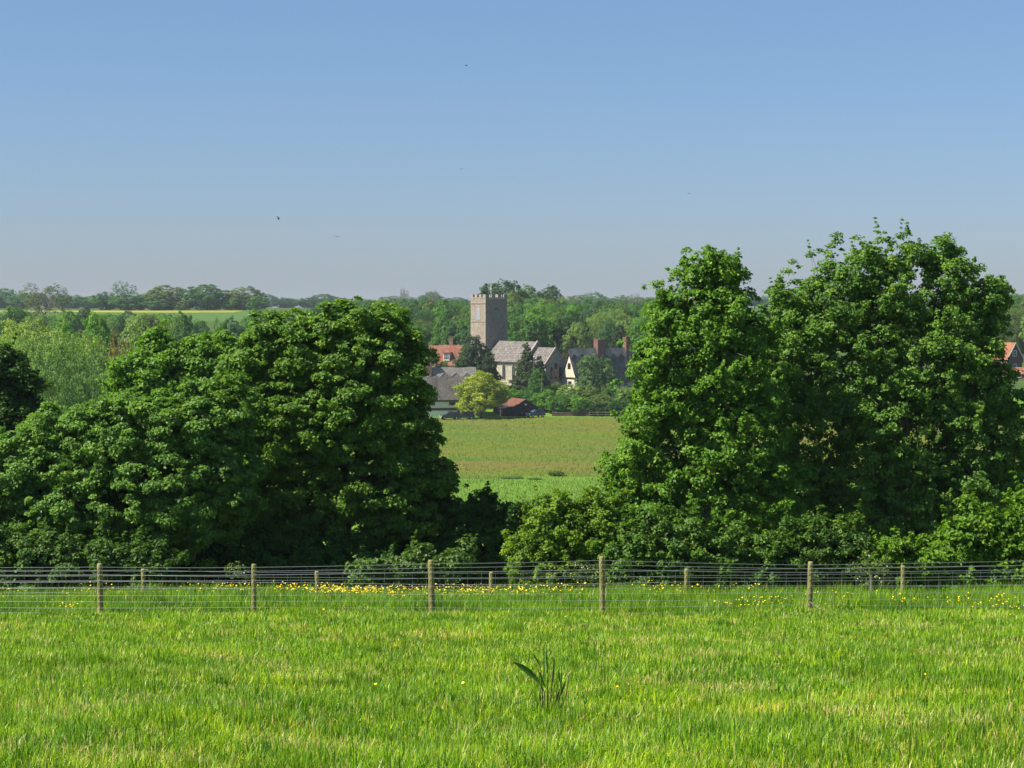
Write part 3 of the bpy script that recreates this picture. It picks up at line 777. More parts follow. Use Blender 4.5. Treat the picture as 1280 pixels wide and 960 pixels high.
for (px, Y, top, w, kd, c, lb) in [
    (625, 735, 350, 50, 'oak0', C_DRK, 'first dark crown of the hilltop clump, directly behind the tower flagpole'), (655, 740, 357, 46, 'oak2', C_MID, 'green middle crown of the hilltop clump above the nave'),
    (687, 738, 357, 42, 'oak1', C_DRK, 'dark end crown of the hilltop clump, farthest from the tower'), (604, 745, 361, 24, 'oak3', C_DRK, 'small dark crown beside the tower battlements on the hilltop'),
    (640, 725, 368, 50, 'oak3', C_MID, 'lower green crown in the hilltop clump beside the tower'), (672, 720, 372, 50, 'oak0', C_MID, 'lower green crown in the hilltop clump above the chancel'),
    (700, 715, 376, 34, 'oak2', C_BLUE, 'blue-green tree on the shoulder of the hilltop clump'),
    (709, 556, 389, 62, 'oak1', C_DRK, 'large dark round tree on the slope above the chancel'), (672, 552, 385, 50, 'oak2', C_BRI, 'yellowish-green tree on the slope above the nave ridge'),
    (652, 548, 395, 40, 'oak0', C_MID, 'mid-green tree right beside the tower, above the nave ridge'), (758, 560, 384, 56, 'willow1', C_PALE, 'pale willowy tree above the brick chimney of the thatched cottage'),
    (535, 545, 416, 20, 'oak3', (0.10, 0.23, 0.025), 'small vivid green tree beside the red-roofed house'), (515, 545, 400, 46, 'oak1', C_MID, 'mid-green tree between the big domed tree and the red-roofed house')]:
    ftree('woodland_tree', kd, px, Y, top, w, c, lb)
ftree('yew_tree', 'conifer0', 715, 530, 420, 36, (0.035, 0.065, 0.018), 'dark drooping yew just above the cream cottage gable')
ftree('yew_tree', 'conifer1', 775, 522, 408, 44, (0.040, 0.062, 0.022), 'dark drooping conifer between the two brick chimneys')
ftree('yew_tree', 'conifer1', 740, 528, 424, 26, (0.040, 0.066, 0.020), 'small dark yew beside the first brick chimney')
# right of the tall trees
rr = random.Random(17)
for row, Y0 in enumerate((560, 600, 640, 690, 740)):
    px = 1195 + row * 5
    while px < 1420:
        Y = Y0 + rr.uniform(-12, 12); w = rr.uniform(34, 50) * 600 / Y
        c = rr.choice([C_MID, C_PALE, C_OLV, C_MID, C_BRI]); h = rr.uniform(12, 17)
        g = gz((px - 640) / F * Y, Y); top = 385 - (g + h - EYE) / Y * F
        ftree('woodland_tree', rr.choice(['oak0', 'oak1', 'oak2', 'willow0', 'airy0']), px, Y, max(top, 368), w, c, wood_label(px, Y, c), 'tree', 'trees of the hillside wood behind the village')
        px += w * .75

# village trees
ftree('holm_oak', 'oak3', 592, 466, 420, 44, (0.045, 0.085, 0.036), 'dark blue-green churchyard tree in front of the tower')
ftree('holm_oak', 'oak1', 610, 462, 440, 30, (0.036, 0.070, 0.030), 'small dark tree tucked against the nave, beside the dark churchyard tree')
ftree('yew_tree', 'conifer0', 658, 462, 431, 46, (0.060, 0.095, 0.028), 'pointed olive-dark yew in front of the church nave')
ftree('yew_tree', 'conifer1', 674, 466, 446, 30, (0.040, 0.068, 0.024), 'dark yew hiding the foot of the chancel')
ftree('bay_tree', 'oak2', 674, 452, 461, 34, (0.058, 0.150, 0.022), 'round bright green bush with a flat shaded side below the chancel')
ftree('apple_tree', 'oak0', 744, 456, 443, 50, (0.090, 0.165, 0.060), 'pale green leafy tree in front of the thatched roof with the cream gable')
ftree('maple_tree', 'oak1', 600, 434, 464, 66, (0.260, 0.310, 0.030), 'round yellow-green tree in front of the lower thatched cottage')
ftree('apple_tree', 'oak2', 533, 470, 434, 34, (0.09, 0.15, 0.035), 'light green tree between the thatched cottage chimney and the red-roofed house')
ftree('apple_tree', 'oak3', 555, 470, 452, 22, (0.10, 0.17, 0.03), 'small bright green tree just above the thatched ridge')
rr = random.Random(23)
bank = [(632,454,484,34,C_BRI),(655,454,486,34,C_MID),(642,453,494,26,C_MID),(684,447,487,34,C_BRI),(700,443,492,32,C_MID),(712,450,480,34,C_PALE),(722,442,494,30,C_BRI),(738,448,484,36,C_OLV),(752,443,492,32,C_OLV),
        (768,449,482,36,C_MID),(782,446,484,34,C_PALE),(760,452,478,30,C_OLV),(790,441,494,30,C_DRK),(770,440,500,28,C_DRK),(672,449,494,26,C_MID),(745,441,502,26,C_DRK),(694,455,478,26,C_OLV),(728,455,479,26,C_PALE),(618,453,482,30,C_PALE),(810,445,484,34,C_MID),(830,445,484,34,C_MID)]
words_ = ['directly behind the barn roof', 'just past the barn gable, topmost', 'between the yellow-green tree and the barn', 'above the blue car', 'above the low wall, beside the blue car', 'under the cream gable', 'above the middle of the low wall',
          'below the pale leafy tree', 'low down beside the paddock fence', 'between the pale leafy tree and the tall tapering tree', 'close against the tall tapering tree, higher one', 'under the thatched eaves, behind the others', 'behind the end of the paddock fence',
          'shaded, behind the middle of the paddock fence', 'just beside the barn gable, lower one', 'at the end of the low wall', 'between the round bright bush and the chancel', 'touching the foot of the cream cottage gable', 'above the yellow-green tree shoulder',
          'hidden by the tall tapering tree', 'hidden by the tall tapering tree, farther one']
for (px, Y, top, w, c), wd in zip(bank, words_):
    ftree('garden_bush', rr.choice(['bush0', 'bush1', 'oak2']), px, Y, top, w, c, 'bushy shrub on the village bank, ' + wd, 'bush', 'shrubs along the bank behind the meadow')
ftree('bush', 'bush0', 640, 292, 595, 26, (0.17, 0.27, 0.07), 'low grey-green bush on the near edge of the meadow', 'bush')
ftree('bush', 'bush1', 695, 296, 588, 20, (0.14, 0.19, 0.03), 'small yellow-green sapling on the near edge of the meadow', 'bush')
ftree('bush', 'bush1', 668, 290, 597, 16, (0.14, 0.24, 0.04), 'tiny bush between the grey-green bush and the yellow sapling', 'bush')

# ------------------------------------------------------------------ buildings
def gable_block(root, L0, L1, hw, eave, ridge, wall_m, roof_m, over=0.25, t=0.16, z0=-2.0, verge=0.25, wall_name='wall', roof_name='roof', yc=0.0):
    """a gabled range along local x"""
    w = MB().prism([(yc - hw, z0), (yc + hw, z0), (yc + hw, eave), (yc, ridge - t - .03), (yc - hw, eave)], L0, L1, 'x').build(wall_name, wall_m, root)
    sl = (ridge - eave) / hw
    y1 = hw + over; ze = ridge - sl * y1
    r = MB().prism([(yc - y1, ze), (yc, ridge), (yc + y1, ze), (yc + y1, ze - t), (yc, ridge - t), (yc - y1, ze - t)], L0 - verge, L1 + verge, 'x').build(roof_name, roof_m, root)
    return w, r

def window(parent, x0, x1, z0, z1, y, face='-y', frame_m='white', mull=2, rows=2, arch=False, ft=0.09, glass='glass'):
    """a window lying on a wall plane; local plane given by face. children: window > pane; proud of the wall."""
    def T(a, d, z):
        if face == '-y': return (a, y - d, z)
        if face == '-x': return (y - d, a, z)
        if face == '+x': return (y + d, a, z)
    cx = (x0 + x1) / 2; hw = (x1 - x0) / 2
    def outline(e, n=8):
        pts = [(x0 - e, z0 - e), (x1 + e, z0 - e)]
        if arch:
            zs = z1 - hw * 1.1
            for k in range(n + 1):
                t = k / n
                ang = t * pi
                pts.append((cx + (hw + e) * cos(ang), zs + (hw * 1.25 + e) * sin(ang) ** 0.85 if 0 < t < 1 else zs))
        else:
            pts += [(x1 + e, z1 + e), (x0 - e, z1 + e)]
        return pts
    fr = MB()
    o_, i_ = outline(ft), outline(0.0)
    n = len(o_)
    vs = [T(a, 0.06, z) for a, z in o_] + [T(a, 0.06, z) for a, z in i_] + [T(a, -0.02, z) for a, z in o_] + [T(a, 0.0, z) for a, z in i_]
    fs = []
    for k in range(n):
        j = (k + 1) % n
        fs += [(k, j, n + j, n + k), (2*n + k, 2*n + j, j, k), (n + k, n + j, 3*n + j, 3*n + k)]
    fr.add(vs, fs)
    def bar(a0, a1, b0, b1):
        p = [T(a0, .045, b0), T(a1, .045, b0), T(a1, .045, b1), T(a0, .045, b1), T(a0, .01, b0), T(a1, .01, b0), T(a1, .01, b1), T(a0, .01, b1)]
        fr.add(p, [(0,1,2,3),(0,4,5,1),(1,5,6,2),(2,6,7,3),(3,7,4,0)])
    for k in range(1, mull):
        a = x0 + (x1 - x0) * k / mull; bar(a - .03, a + .03, z0, z1 - (hw * .35 if arch else 0))
    for k in range(1, rows):
        b = z0 + (z1 - z0) * k / rows; bar(x0, x1, b - .025, b + .025)
    f = fr.build('window', M[frame_m], parent)
    g = MB(); g.add([T(a, 0.02, z) for a, z in i_], [tuple(range(n))])
    g.build('pane', M[glass], f)
    return f

def chimney(parent, x, y, sx, sy, z0, z1, pots=2, mat='brick', pm='orange_tile'):
    c = MB().box(x - sx, x + sx, y - sy, y + sy, z0, z1 - .35).box(x - sx - .07, x + sx + .07, y - sy - .07, y + sy + .07, z1 - .35, z1 - .15).box(x - sx - .02, x + sx + .02, y - sy - .02, y + sy + .02, z1 - .15, z1).build('chimney', M[mat], parent)
    for k in range(pots):
        px = x + (k - (pots - 1) / 2) * sx * 1.1
        MB().tube([(px, y, z1 - .02), (px, y, z1 + .3), (px, y, z1 + .35)], [.14, .11, .13], 8).build('chimney_pot', M[pm], c)
    return c

# church ------------------------------------------------------------
ANG = radians(-55)
ch = empty('church', (-5.69, 494.0, 11.4), ANG, 'old flint church with a square battlemented tower, nave and lower chancel', 'church')
h = 3.25
body = MB()
prof_b = h + 0.12
for (za, zb, e0, e1) in [(-2.5, 15.3, .22, .0), (15.3, 21.0, 0, 0)]:
    a, b = h + e0, h + e1
    body.add([(-a,-a,za),(a,-a,za),(a,a,za),(-a,a,za),(-b,-b,zb),(b,-b,zb),(b,b,zb),(-b,b,zb)], [(0,3,2,1),(4,5,6,7),(0,1,5,4),(1,2,6,5),(2,3,7,6),(3,0,4,7)])
tower = body.build('tower', M['flint'], ch)
pp = MB()
ti = 0.4
P0, P1 = 20.75, 21.25
o = h + .06
pp.box(-o, o, -o, -o + ti, P0 + .3, P1).box(-o, o, o - ti, o, P0 + .3, P1).box(-o, -o + ti, -o + ti, o - ti, P0 + .3, P1).box(o - ti, o, -o + ti, o - ti, P0 + .3, P1)
nm = 4; mw = 2 * o / (nm + (nm - 1) * .72); gw = mw * .72
for k in range(nm):
    a0 = -o + k * (mw + gw); a1 = a0 + mw
    pp.box(a0, a1, -o, -o + ti, P1 + .003, 21.95).box(a0, a1, o - ti, o, P1 + .003, 21.95)
    if 0 < k < nm - 1: pp.box(-o, -o + ti, a0, a1, P1 + .003, 21.95).box(o - ti, o, a0, a1, P1 + .003, 21.95)
for s1 in (-1, 1):
    lo, hi = (-o + ti + .002, -o + mw) if s1 < 0 else (o - mw, o - ti - .002)
    pp.box(-o, -o + ti, lo, hi, P1 + .003, 21.95).box(o - ti, o, lo, hi, P1 + .003, 21.95)
pp.build('battlement', M['dressed'], tower)
MB().box(-h - .14, h + .14, -h - .14, h + .14, 19.7, 19.92).box(-h - .12, h + .12, -h - .12, h + .12, 15.2, 15.4).box(-h-.3, h+.3, -h-.3, h+.3, 8.0, 8.16).build('string_course', M['dressed'], tower)
qs = [MB(), MB(), MB()]
for k in range(34):
    z_ = 1.0 + k * .58; e = .012 + max(0, (15.3 - z_)) / 17.8 * .22
    l1, l2 = (.62, .36) if k % 2 else (.36, .62)
    qs[0].box(h - .1, h + e, -h - e, -h + l1, z_, z_ + .54).box(h - l2, h - .102, -h - e, -h + .1, z_, z_ + .54)
    qs[1].box(-h - e, -h + l2, -h - e, -h + .1, z_, z_ + .54)
    qs[2].box(h - .1, h + e, h - l2, h + e, z_, z_ + .54)
for q in qs: q.build('quoin', M['dressed'], tower)
for face, gl in (('-y', 'louvre'), ('+x', 'glass')):
    yy = -h if face == '-y' else h
    f = window(tower, -.72, .72, 15.75, 18.75, yy, face, 'dressed', 2, 1, True, .2, gl)
    lv = MB()
    for k in range(9):
        z_ = 15.85 + k * .27
        for (a, b) in ((-.68, -.06), (.06, .68)):
            if face == '-y': lv.box(a, b, yy - .055, yy - .025, z_, z_ + .13)
            else: lv.box(yy + .025, yy + .055, a, b, z_, z_ + .13)
    lv.build('louvre', M['louvre'], f)
MB().tube([(.6, .2, 20.9), (.6, .2, 24.5), (.6, .2, 25.0)], [.06, .04, .03], 8).box(.35, .85, -.05, .45, 20.9, 21.3).build('flagpole', M['white'], tower)
MB().add([(-h+.4,-h+.4,21.02),(h-.4,-h+.4,21.02),(h-.4,h-.4,21.02),(-h+.4,h-.4,21.02),(0,0,21.5)], [(0,1,4),(1,2,4),(2,3,4),(3,0,4),(0,3,2,1)]).build('tower_roof', M['lead_roof'], tower)
nv, nr_ = gable_block(ch, 3.3, 20.4, 3.4, 6.3, 10.55, M['render_stone'], M['slate'], over=.45, t=.2, verge=.0, wall_name='nave', roof_name='nave_roof')
cv_, cr_ = gable_block(ch, 20.42, 28.0, 2.95, 5.6, 9.25, M['grey_flint'], M['slate'], over=.3, t=.2, verge=-.25, wall_name='chancel', roof_name='chancel_roof')
# raised stone copings on the gables
def coping(x0, x1, hw, eave, ridge, parent, e=.22):
    sl = (ridge - eave) / hw; y1 = hw + .45
    MB().prism([(-y1, ridge - sl*y1 + e), (0, ridge + e), (y1, ridge - sl*y1 + e), (y1, ridge - sl*y1 - .3), (0, ridge - .3), (-y1, ridge - sl*y1 - .3)], x0, x1, 'x').build('gable_coping', M['dressed'], parent)
coping(20.2, 20.75, 3.4, 6.3, 10.55, nv); coping(27.75, 28.12, 2.95, 5.6, 9.25, cv_)
MB().box(28.0, 28.03, -.18, -.06, 9.3, 9.9).box(27.85, 27.95, -.08, .08, 9.4, 10.3).box(27.85, 27.95, -.3, .3, 9.85, 10.0).build('stone_cross', M['dressed'], cv_)
MB().box(3.4, 20.2, -3.93, -3.85, 5.35, 5.5).build('gutter', M['timber_dark'], nr_)
for s_ in (7.3, 11.4, 15.5):
    window(nv, s_ - .62, s_ + .62, 1.3, 4.75, -3.4, '-y', 'dressed', 2, 1, True, .16)
for s_ in ():
    MB().prism([(-3.39, -2), (-4.3, -2), (-4.2, 2.6), (-3.8, 3.6), (-3.39, 4.4)], s_ - .3, s_ + .3, 'x').build('buttress', M['dressed'], nv)
for a in (-1.25, 0, 1.25):
    window(cv_, a - .38, a + .38, 1.2, 4.6 + (0.9 if a == 0 else 0), 28.0, '+x', 'dressed', 1, 1, True, .14)
window(cv_, 23.5, 24.5, 1.5, 4.2, -2.95, '-y', 'dressed', 2, 1, True, .14)

# thatched cottages --------------------------------------------------
def thatch_roof(root, L0, L1, hw, eave, ridge, over=0.5, t=0.4, hip0=0.0, hip1=0.0, wave=0.0, seed=0):
    """thick thatch draped over a gabled range: gridded, slightly uneven, rounded at ridge, eaves and ends"""
    rng = random.Random(seed)
    n = 44; sl = (ridge - eave) / hw; y1 = hw + over
    prof = []
    for k in range(15):
        s_ = -1 + 2 * k / 14
        z_ = ridge - sl * y1 * abs(s_) ** 1.08 - (0.0)
        prof.append((s_ * y1, z_))
    vs = []; fs = []
    for i in range(n + 1):
        x = L0 + (L1 - L0) * i / n
        endf = max(0, 1 - (x - L0) / .5, 1 - (L1 - x) / .5)
        for (yy, zz) in prof:
            dz = .07 * sin(x * 1.1 + seed) * (1 - abs(yy) / y1) + wave * sin(x * .9 + seed) * (abs(yy) / y1) ** 3 + rng.uniform(-.03, .03)
            vs.append((x, yy, zz + dz - .12 * endf * endf))
    m_ = len(prof)
    for i in range(n):
        for k in range(m_ - 1):
            a = i * m_ + k; fs.append((a, a + 1, a + m_ + 1, a + m_))
    b = len(vs)
    vs += [(x_, y_ * .97, z_ - t) for (x_, y_, z_) in vs]
    for i in range(n):
        for k in range(m_ - 1):
            a = b + i * m_ + k; fs.append((a, a + m_, a + m_ + 1, a + 1))
        for k in (0, m_ - 1):
            a = i * m_ + k; fs.append((a, a + m_, b + a + m_, b + a))
    for i in (0, n):
        for k in range(m_ - 1):
            a = i * m_ + k; fs.append((a, a + 1, b + a + 1, b + a))
    r = MB().add(vs, fs).build('thatch_roof', M['thatch'], root, smooth=False)
    # scalloped ridge capping, proud of the thatch
    vs = []; fs = []
    N = 120
    for i in range(N + 1):
        x = L0 - .04 + (L1 - L0 + .08) * i / N
        d = .24 + .055 * abs(((x - L0) / 2.6) % 1 * 2 - 1) * 2 if True else 0
        depth = (ridge - eave) * (.20 + .13 * (0.5 + .5 * cos((x - L0) / 2.5 * 2 * pi)))
        dz = .07 * sin(x * 1.1 + seed)
        for s_ in (-1, -.5, 0, .5, 1):
            yy = s_ * depth / sl
            vs.append((x, yy, ridge - abs(yy) * sl + dz * (1 - abs(yy) / y1) + (.36 if s_ else .40)))
        for s_ in (-1, 1):
            yy = s_ * depth / sl
            vs.append((x, yy, ridge - abs(yy) * sl + dz - .1))
    for i in range(N):
        for k in range(4): a = i * 7 + k; fs.append((a, a + 1, a + 8, a + 7))
        a = i * 7; fs.append((a, a + 7, a + 12, a + 5)); fs.append((a + 4, a + 6, a + 13, a + 11))
    MB().add(vs, fs).build('ridge_cap', M['thatch_ridge'], r)
    return r

p = at(560, 480, 441)
ct = empty('thatched_cottage', (p.x, 441.5, 5.7), radians(9), 'pale limewashed cottage under a grey thatched roof, partly behind the big domed tree', 'cottage')
MB().prism([(-3.3, -1), (3.3, -1), (3.3, 4.45), (0, 9.8), (-3.3, 4.45)], -6.6, 5.9, 'x').build('wall', M['mint'], ct)
thatch_roof(ct, -6.9, 6.2, 3.3, 4.9, 10.75, over=.45, t=.42, seed=2)
MB().box(-6.62, 5.92, -3.42, -3.302, 1.75, 2.3).build('dark_band', M['dark_brick'], ct)  # dark reddish band along the front wall, between upper and lower windows
chimney(ct, -4.65, -.4, .95, .55, 9.0, 13.5, 2)
for (x0, x1, z0, z1) in [(-.1, 1.1, 2.95, 3.75), (3.2, 4.4, 2.95, 3.75), (-4.6, -3.4, 2.95, 3.75), (-.3, .7, .5, 1.5), (3.2, 4.4, .4, 1.5)]:
    window(ct, x0, x1, z0, z1, -3.3, '-y', 'timber_dark', 2, 2, False, .07)
dr = MB().box(1.6, 2.6, -3.36, -3.3, -.4, 1.75).build('door', M['timber_dark'], ct)
MB().box(2.35, 2.47, -3.4, -3.362, .75, .87).build('door_handle', M['wire'], dr)

p = at(711, 480, 470)
c2 = empty('thatched_cottage', (p.x, 470.0, 10.6), radians(39.7), 'long thatched cottage with a sunlit cream gable and two brick chimneys', 'cottage')
MB().prism([(-2.7, -2), (2.7, -2), (2.7, 2.65), (0, 8.4), (-2.7, 2.65)], .35, 22, 'x').build('wall', M['cream'], c2)
MB().prism([(-2.55, 3.05), (2.55, 3.05), (0, 8.5)], .12, .36, 'x').build('gable_panel', M['cream'], c2)
MB().box(.05, .34, -2.85, 2.85, 2.9, 3.05).build('jetty_beam', M['timber_dark'], c2)
thatch_roof(c2, -.1, 22.3, 2.7, 3.1, 9.45, over=.5, t=.42, seed=5, wave=.25)
bg = MB()
for s_ in (-1, 1):
    bg.add([(-.16, s_*3.05, 2.4), (-.16, 0, 9.05), (-.16, 0, 8.72), (-.16, s_*2.75, 2.4), (-.08, s_*3.05, 2.4), (-.08, 0, 9.05), (-.08, 0, 8.72), (-.08, s_*2.75, 2.4)],
           [(0,1,2,3),(4,7,6,5),(0,4,5,1),(3,2,6,7),(0,3,7,4)])
bg.build('bargeboard', M['timber_dark'], c2)
window(c2, -.42, .42, 5.1, 6.3, .12, '-x', 'timber_dark', 2, 2, True, .1)
window(c2, -.5, .5, .9, 2.0, .35, '-x', 'timber_dark', 2, 2, False, .1)
for x0 in (3, 8, 13, 15.2, 19):
    window(c2, x0, x0 + 1.2, .7, 1.8, -2.7, '-y', 'white', 3, 2, False, .08)
chimney(c2, 9.8, .0, 1.25, .75, 8.2, 11.9, 3)
chimney(c2, 18.6, .0, .7, .6, 8.2, 12.4, 1)

# red-roofed house ---------------------------------------------------
p = at(549, 480, 520)
rh = empty('tiled_house', (p.x, 520, 12.9), radians(-17), 'cream house with a red tiled roof, dormer and brick chimney, seen over the thatched ridge', 'house')
gable_block(rh, .2, 11, 3.4, 2.9, 7.5, M['cream'], M['red_tile'], over=.5, t=.15, verge=.25)
gable_block(rh, -3.2, .19, 2.6, 4.3, 7.3, M['cream'], M['red_tile'], over=.35, t=.15, verge=.0, wall_name='wing_wall', roof_name='wing_roof', yc=1.2)
dm = MB().box(2.3, 4.0, -3.3, -.8, 3.4, 5.5).build('dormer', M['cream'], rh)
MB().prism([(2.1, 5.48), (4.2, 5.48), (4.2, 5.62), (2.1, 5.62)], -3.55, -.6, 'y').build('dormer_roof', M['red_tile'], dm)
window(dm, 2.5, 3.8, 3.8, 5.2, -3.3, '-y', 'white', 3, 2, False, .1)
window(rh, 2.0, 4.0, .9, 2.2, -3.4, '-y', 'white', 4, 2, False, .1)
window(rh, 6.5, 8.0, .9, 2.2, -3.4, '-y', 'white', 3, 2, False, .1)
chimney(rh, 3.3, .3, .5, .45, 6.6, 9.2, 2)

# houses at the picture edge, right of the tall trees
p = at(1268, 480, 520)
oh = empty('brick_house', (p.x, 520, 12.6), radians(-55), 'dark brick house with an orange tiled roof and white bargeboards, glimpsed beside the widest tree', 'house')
gable_block(oh, -9, .0, 2.9, 4.6, 8.4, M['dark_brick'], M['orange_tile'], over=.4, t=.15, verge=.3)
bb = MB()
for s_ in (-1, 1):
    bb.add([(.32, s_*3.35, 3.95), (.32, 0, 8.4), (.32, 0, 8.1), (.32, s_*3.35, 3.65), (.38, s_*3.35, 3.95), (.38, 0, 8.4), (.38, 0, 8.1), (.38, s_*3.35, 3.65)], [(0,3,2,1),(4,5,6,7),(0,1,5,4),(3,7,6,2)])
bb.build('bargeboard', M['white'], oh)
window(oh, -.65, .65, 4.9, 6.2, .0, '+x', 'white', 2, 2, False, .12)
window(oh, -.75, .75, 1.2, 2.7, .0, '+x', 'white', 2, 2, False, .12)
d2 = MB().box(-6.2, -4.6, -3.2, -1.2, 4.6, 6.1).build('dormer', M['white'], oh)
MB().box(-6.35, -4.45, -3.35, -1.0, 6.1, 6.25).build('dormer_roof', M['lead_roof'], d2)
window(d2, -6.0, -4.8, 4.9, 5.9, -3.2, '-y', 'white', 2, 2, False, .08)
p = at(1283, 480, 505)
sh = empty('tiled_shed', (p.x, 505, 12.0), radians(-8), 'low orange-roofed outbuilding in front of the dark brick house', 'shed')
gable_block(sh, -4, 5, 2.2, 1.6, 3.0, M['dark_brick'], M['orange_tile'], over=.3, t=.12, verge=.2)
window(sh, -2.6, -1.6, .5, 1.3, -2.2, '-y', 'white', 2, 1, False, .08)
gp = at(1278, 445, 506)
chimney(sh, -.2, 1.6, .35, .35, 1.8, 6.2, 1)

# barn, lean-to, cars, wall, paddock fence -------------------------------
p = at(657, 480, 441)
bn = empty('barn', (p.x, 440.5, 6.0), radians(-70), 'small black boarded barn with a red tiled roof at the far edge of the meadow', 'barn')
# local x points to the gable that faces the camera
gable_block(bn, -8.5, .0, 2.9, 2.1, 3.85, M['timber_dark'], M['rust_tile'], over=.35, t=.12, verge=.2, z0=-.6)
MB().box(-7.5, -.4, -5.0, -2.95, -.6, 1.75).build('lean_to', M['timber_dark'], bn)
MB().add([(-7.7,-5.2,1.72),(-.2,-5.2,1.72),(-.2,-2.93,2.15),(-7.7,-2.93,2.15),(-7.7,-5.2,1.8),(-.2,-5.2,1.8),(-.2,-2.93,2.23),(-7.7,-2.93,2.23)], [(0,3,2,1),(4,5,6,7),(0,1,5,4),(1,2,6,5),(2,3,7,6),(3,0,4,7)]).build('lean_to_roof', M['timber_dark'], bn)
bd = MB().box(.003, .06, -1.2, 1.2, -.3, 1.9).build('barn_door', M['timber_dark'], bn)
MB().box(.07, .1, -.9, -.8, .8, 1.0).build('latch', M['wire'], bd)
MB().box(.003, .05, -.25, .25, 2.45, 2.85).build('loft_hatch', M['white'], bn)

def car(name, loc, rz, color, label, estate=True):
    m, nt, out = nodes_of('car_paint'); pr = finish(nt, out, color, 0.25, 0.5); pr.inputs['Coat Weight'].default_value = 1.0
    root = empty(name, loc, rz, label, 'car')
    W_ = .86
    prof = [(-2.05,.35),(-2.1,.75),(-2.0,1.02),(-1.9,1.12),(.95,1.12) ,(1.9,.95),(2.1,.75),(2.12,.35)]
    b = MB()
    b.prism(prof, -W_, W_, 'y')
    roof = [(-1.85,1.12),(-1.6,1.62),(-1.35,1.68),(.1,1.66),(.35,1.60),(1.05,1.12)]
    vs = [(x, -W_ + (.14 if z > 1.2 else .02), z) for x, z in roof] + [(x, W_ - (.14 if z > 1.2 else .02), z) for x, z in roof]
    n = len(roof)
    b.add(vs, [tuple(range(n)), tuple(range(2*n-1, n-1, -1))] + [(i, i+n, i+1+n, i+1) for i in range(n-1)])
    bo = b.build('body', m, root)
    for s_ in (-1, 1):
        y_ = s_ * (W_ - .05)
        for x0, x1, x2, x3 in ((-1.6, -.75, -.75, -1.45), (-.68, .72, .32, -.68)):
            MB().add([(x0, s_*(W_-.012), 1.17), (x1, s_*(W_-.012), 1.17), (x2, s_*(W_-.125), 1.56), (x3, s_*(W_-.125), 1.56)], [(0,1,2,3)]).build('side_window', M['glass'], bo)
    MB().add([(1.02,-W_+.12,1.16),(1.02,W_-.12,1.16),(.40,W_-.2,1.6),(.40,-W_+.2,1.6)], [(0,1,2,3)]).build('windscreen', M['windscreen'], bo)
    MB().add([(-1.86,-W_+.12,1.18),(-1.86,W_-.12,1.18),(-1.64,W_-.2,1.58),(-1.64,-W_+.2,1.58)], [(0,1,2,3)]).build('rear_window', M['glass'], bo)
    for x in (-1.3, 1.3):
        for s_ in (-1, 1):
            wv = MB(); wv.tube([(x, s_*W_ - s_*.12, .33), (x, s_*W_ + s_*.03, .33)], [.33, .33], 16)
            w_ = wv.build('wheel', M['tyre'], root)
            MB().tube([(x, s_*W_ + s_*.031, .33), (x, s_*W_ + s_*.045, .33)], [.19, .18], 12).build('rim', M['wire'], w_)
    for s_ in (-1, 1):
        MB().box(2.07, 2.125, s_*.62 - .17, s_*.62 + .17, .68, .84).build('headlight', M['white'], root)
        MB().box(-2.11, -2.06, s_*.7 - .1, s_*.7 + .1, .72, .95).build('tail_light', M['red_light'], root)
    MB().box(2.07, 2.135, -.3, .3, .42, .53).build('number_plate', M['white'], root)
    return root
m, nt, out = nodes_of('tyre_rubber'); finish(nt, out, (0.02, 0.02, 0.02), 0.8, 0.2); M['tyre'] = m
m, nt, out = nodes_of('tail_light_red'); finish(nt, out, (0.4, 0.02, 0.02), 0.3, 0.5); M['red_light'] = m
m, nt, out = nodes_of('windscreen_glass'); finish(nt, out, (0.03, 0.06, 0.12), 0.08, 0.9); M['windscreen'] = m
def gcar(px, Y, rz, col, label):
    x = (px - 640) / F * Y
    car('parked_car', (x, Y, gz(x, Y)), radians(rz), col, label)
gcar(669.5, 436.5, 215, (0.012, 0.025, 0.07), 'dark blue car parked in front of the black barn gable')
gcar(581, 430, 190, (0.02, 0.024, 0.03), 'dark car parked under the yellow-green tree')
gcar(562, 429, 200, (0.03, 0.035, 0.04), 'dark car parked against the limewashed cottage wall')

# low brick wall with a coped top
x0 = (690 - 640) / F * 440; x1 = (736 - 640) / F * 440
wl = empty('garden_wall', (x0, 440, 6.0), 0, 'low mossy wall with a raised middle between the blue car and the paddock fence', 'wall')
MB().box(0, 3.2, 0, .3, -.5, .75).build('wall', M['dark_brick'], wl)
MB().add([(3.2,0,-.5),(8.2,0,-.5),(8.2,0,1.55),(4.6,0,1.65),(3.2,0,.8),(3.2,.3,-.5),(8.2,.3,-.5),(8.2,.3,1.55),(4.6,.3,1.65),(3.2,.3,.8)], [(0,1,2,3,4),(9,8,7,6,5),(0,5,6,1),(1,6,7,2),(2,7,8,3),(3,8,9,4)]).build('wall', M['dark_brick'], wl)
MB().box(-.05, 3.15, -.05, .35, .75, .87).box(4.6, 8.25, -.05, .35, 1.66, 1.78).build('coping', M['timber'], wl)
# paddock rail fence
x0 = (737 - 640) / F * 438
pf = empty('paddock_fence', (x0, 438, 0), 0, 'low pale post-and-rail fence at the far end of the meadow', 'fence')
for k in range(9):
    x_ = k * 1.8; g = gz(x0 + x_, 438)
    MB().box(x_ - .07, x_ + .07, -.07, .07, g - .2, g + 1.15).build('post', M['timber'], pf)
g = gz(x0, 438)
for z_ in (.45, .95):
    MB().box(-.1, 14.6, -.11, -.072, g + z_ - .06, g + z_ + .06).build('rail', M['timber'], pf)
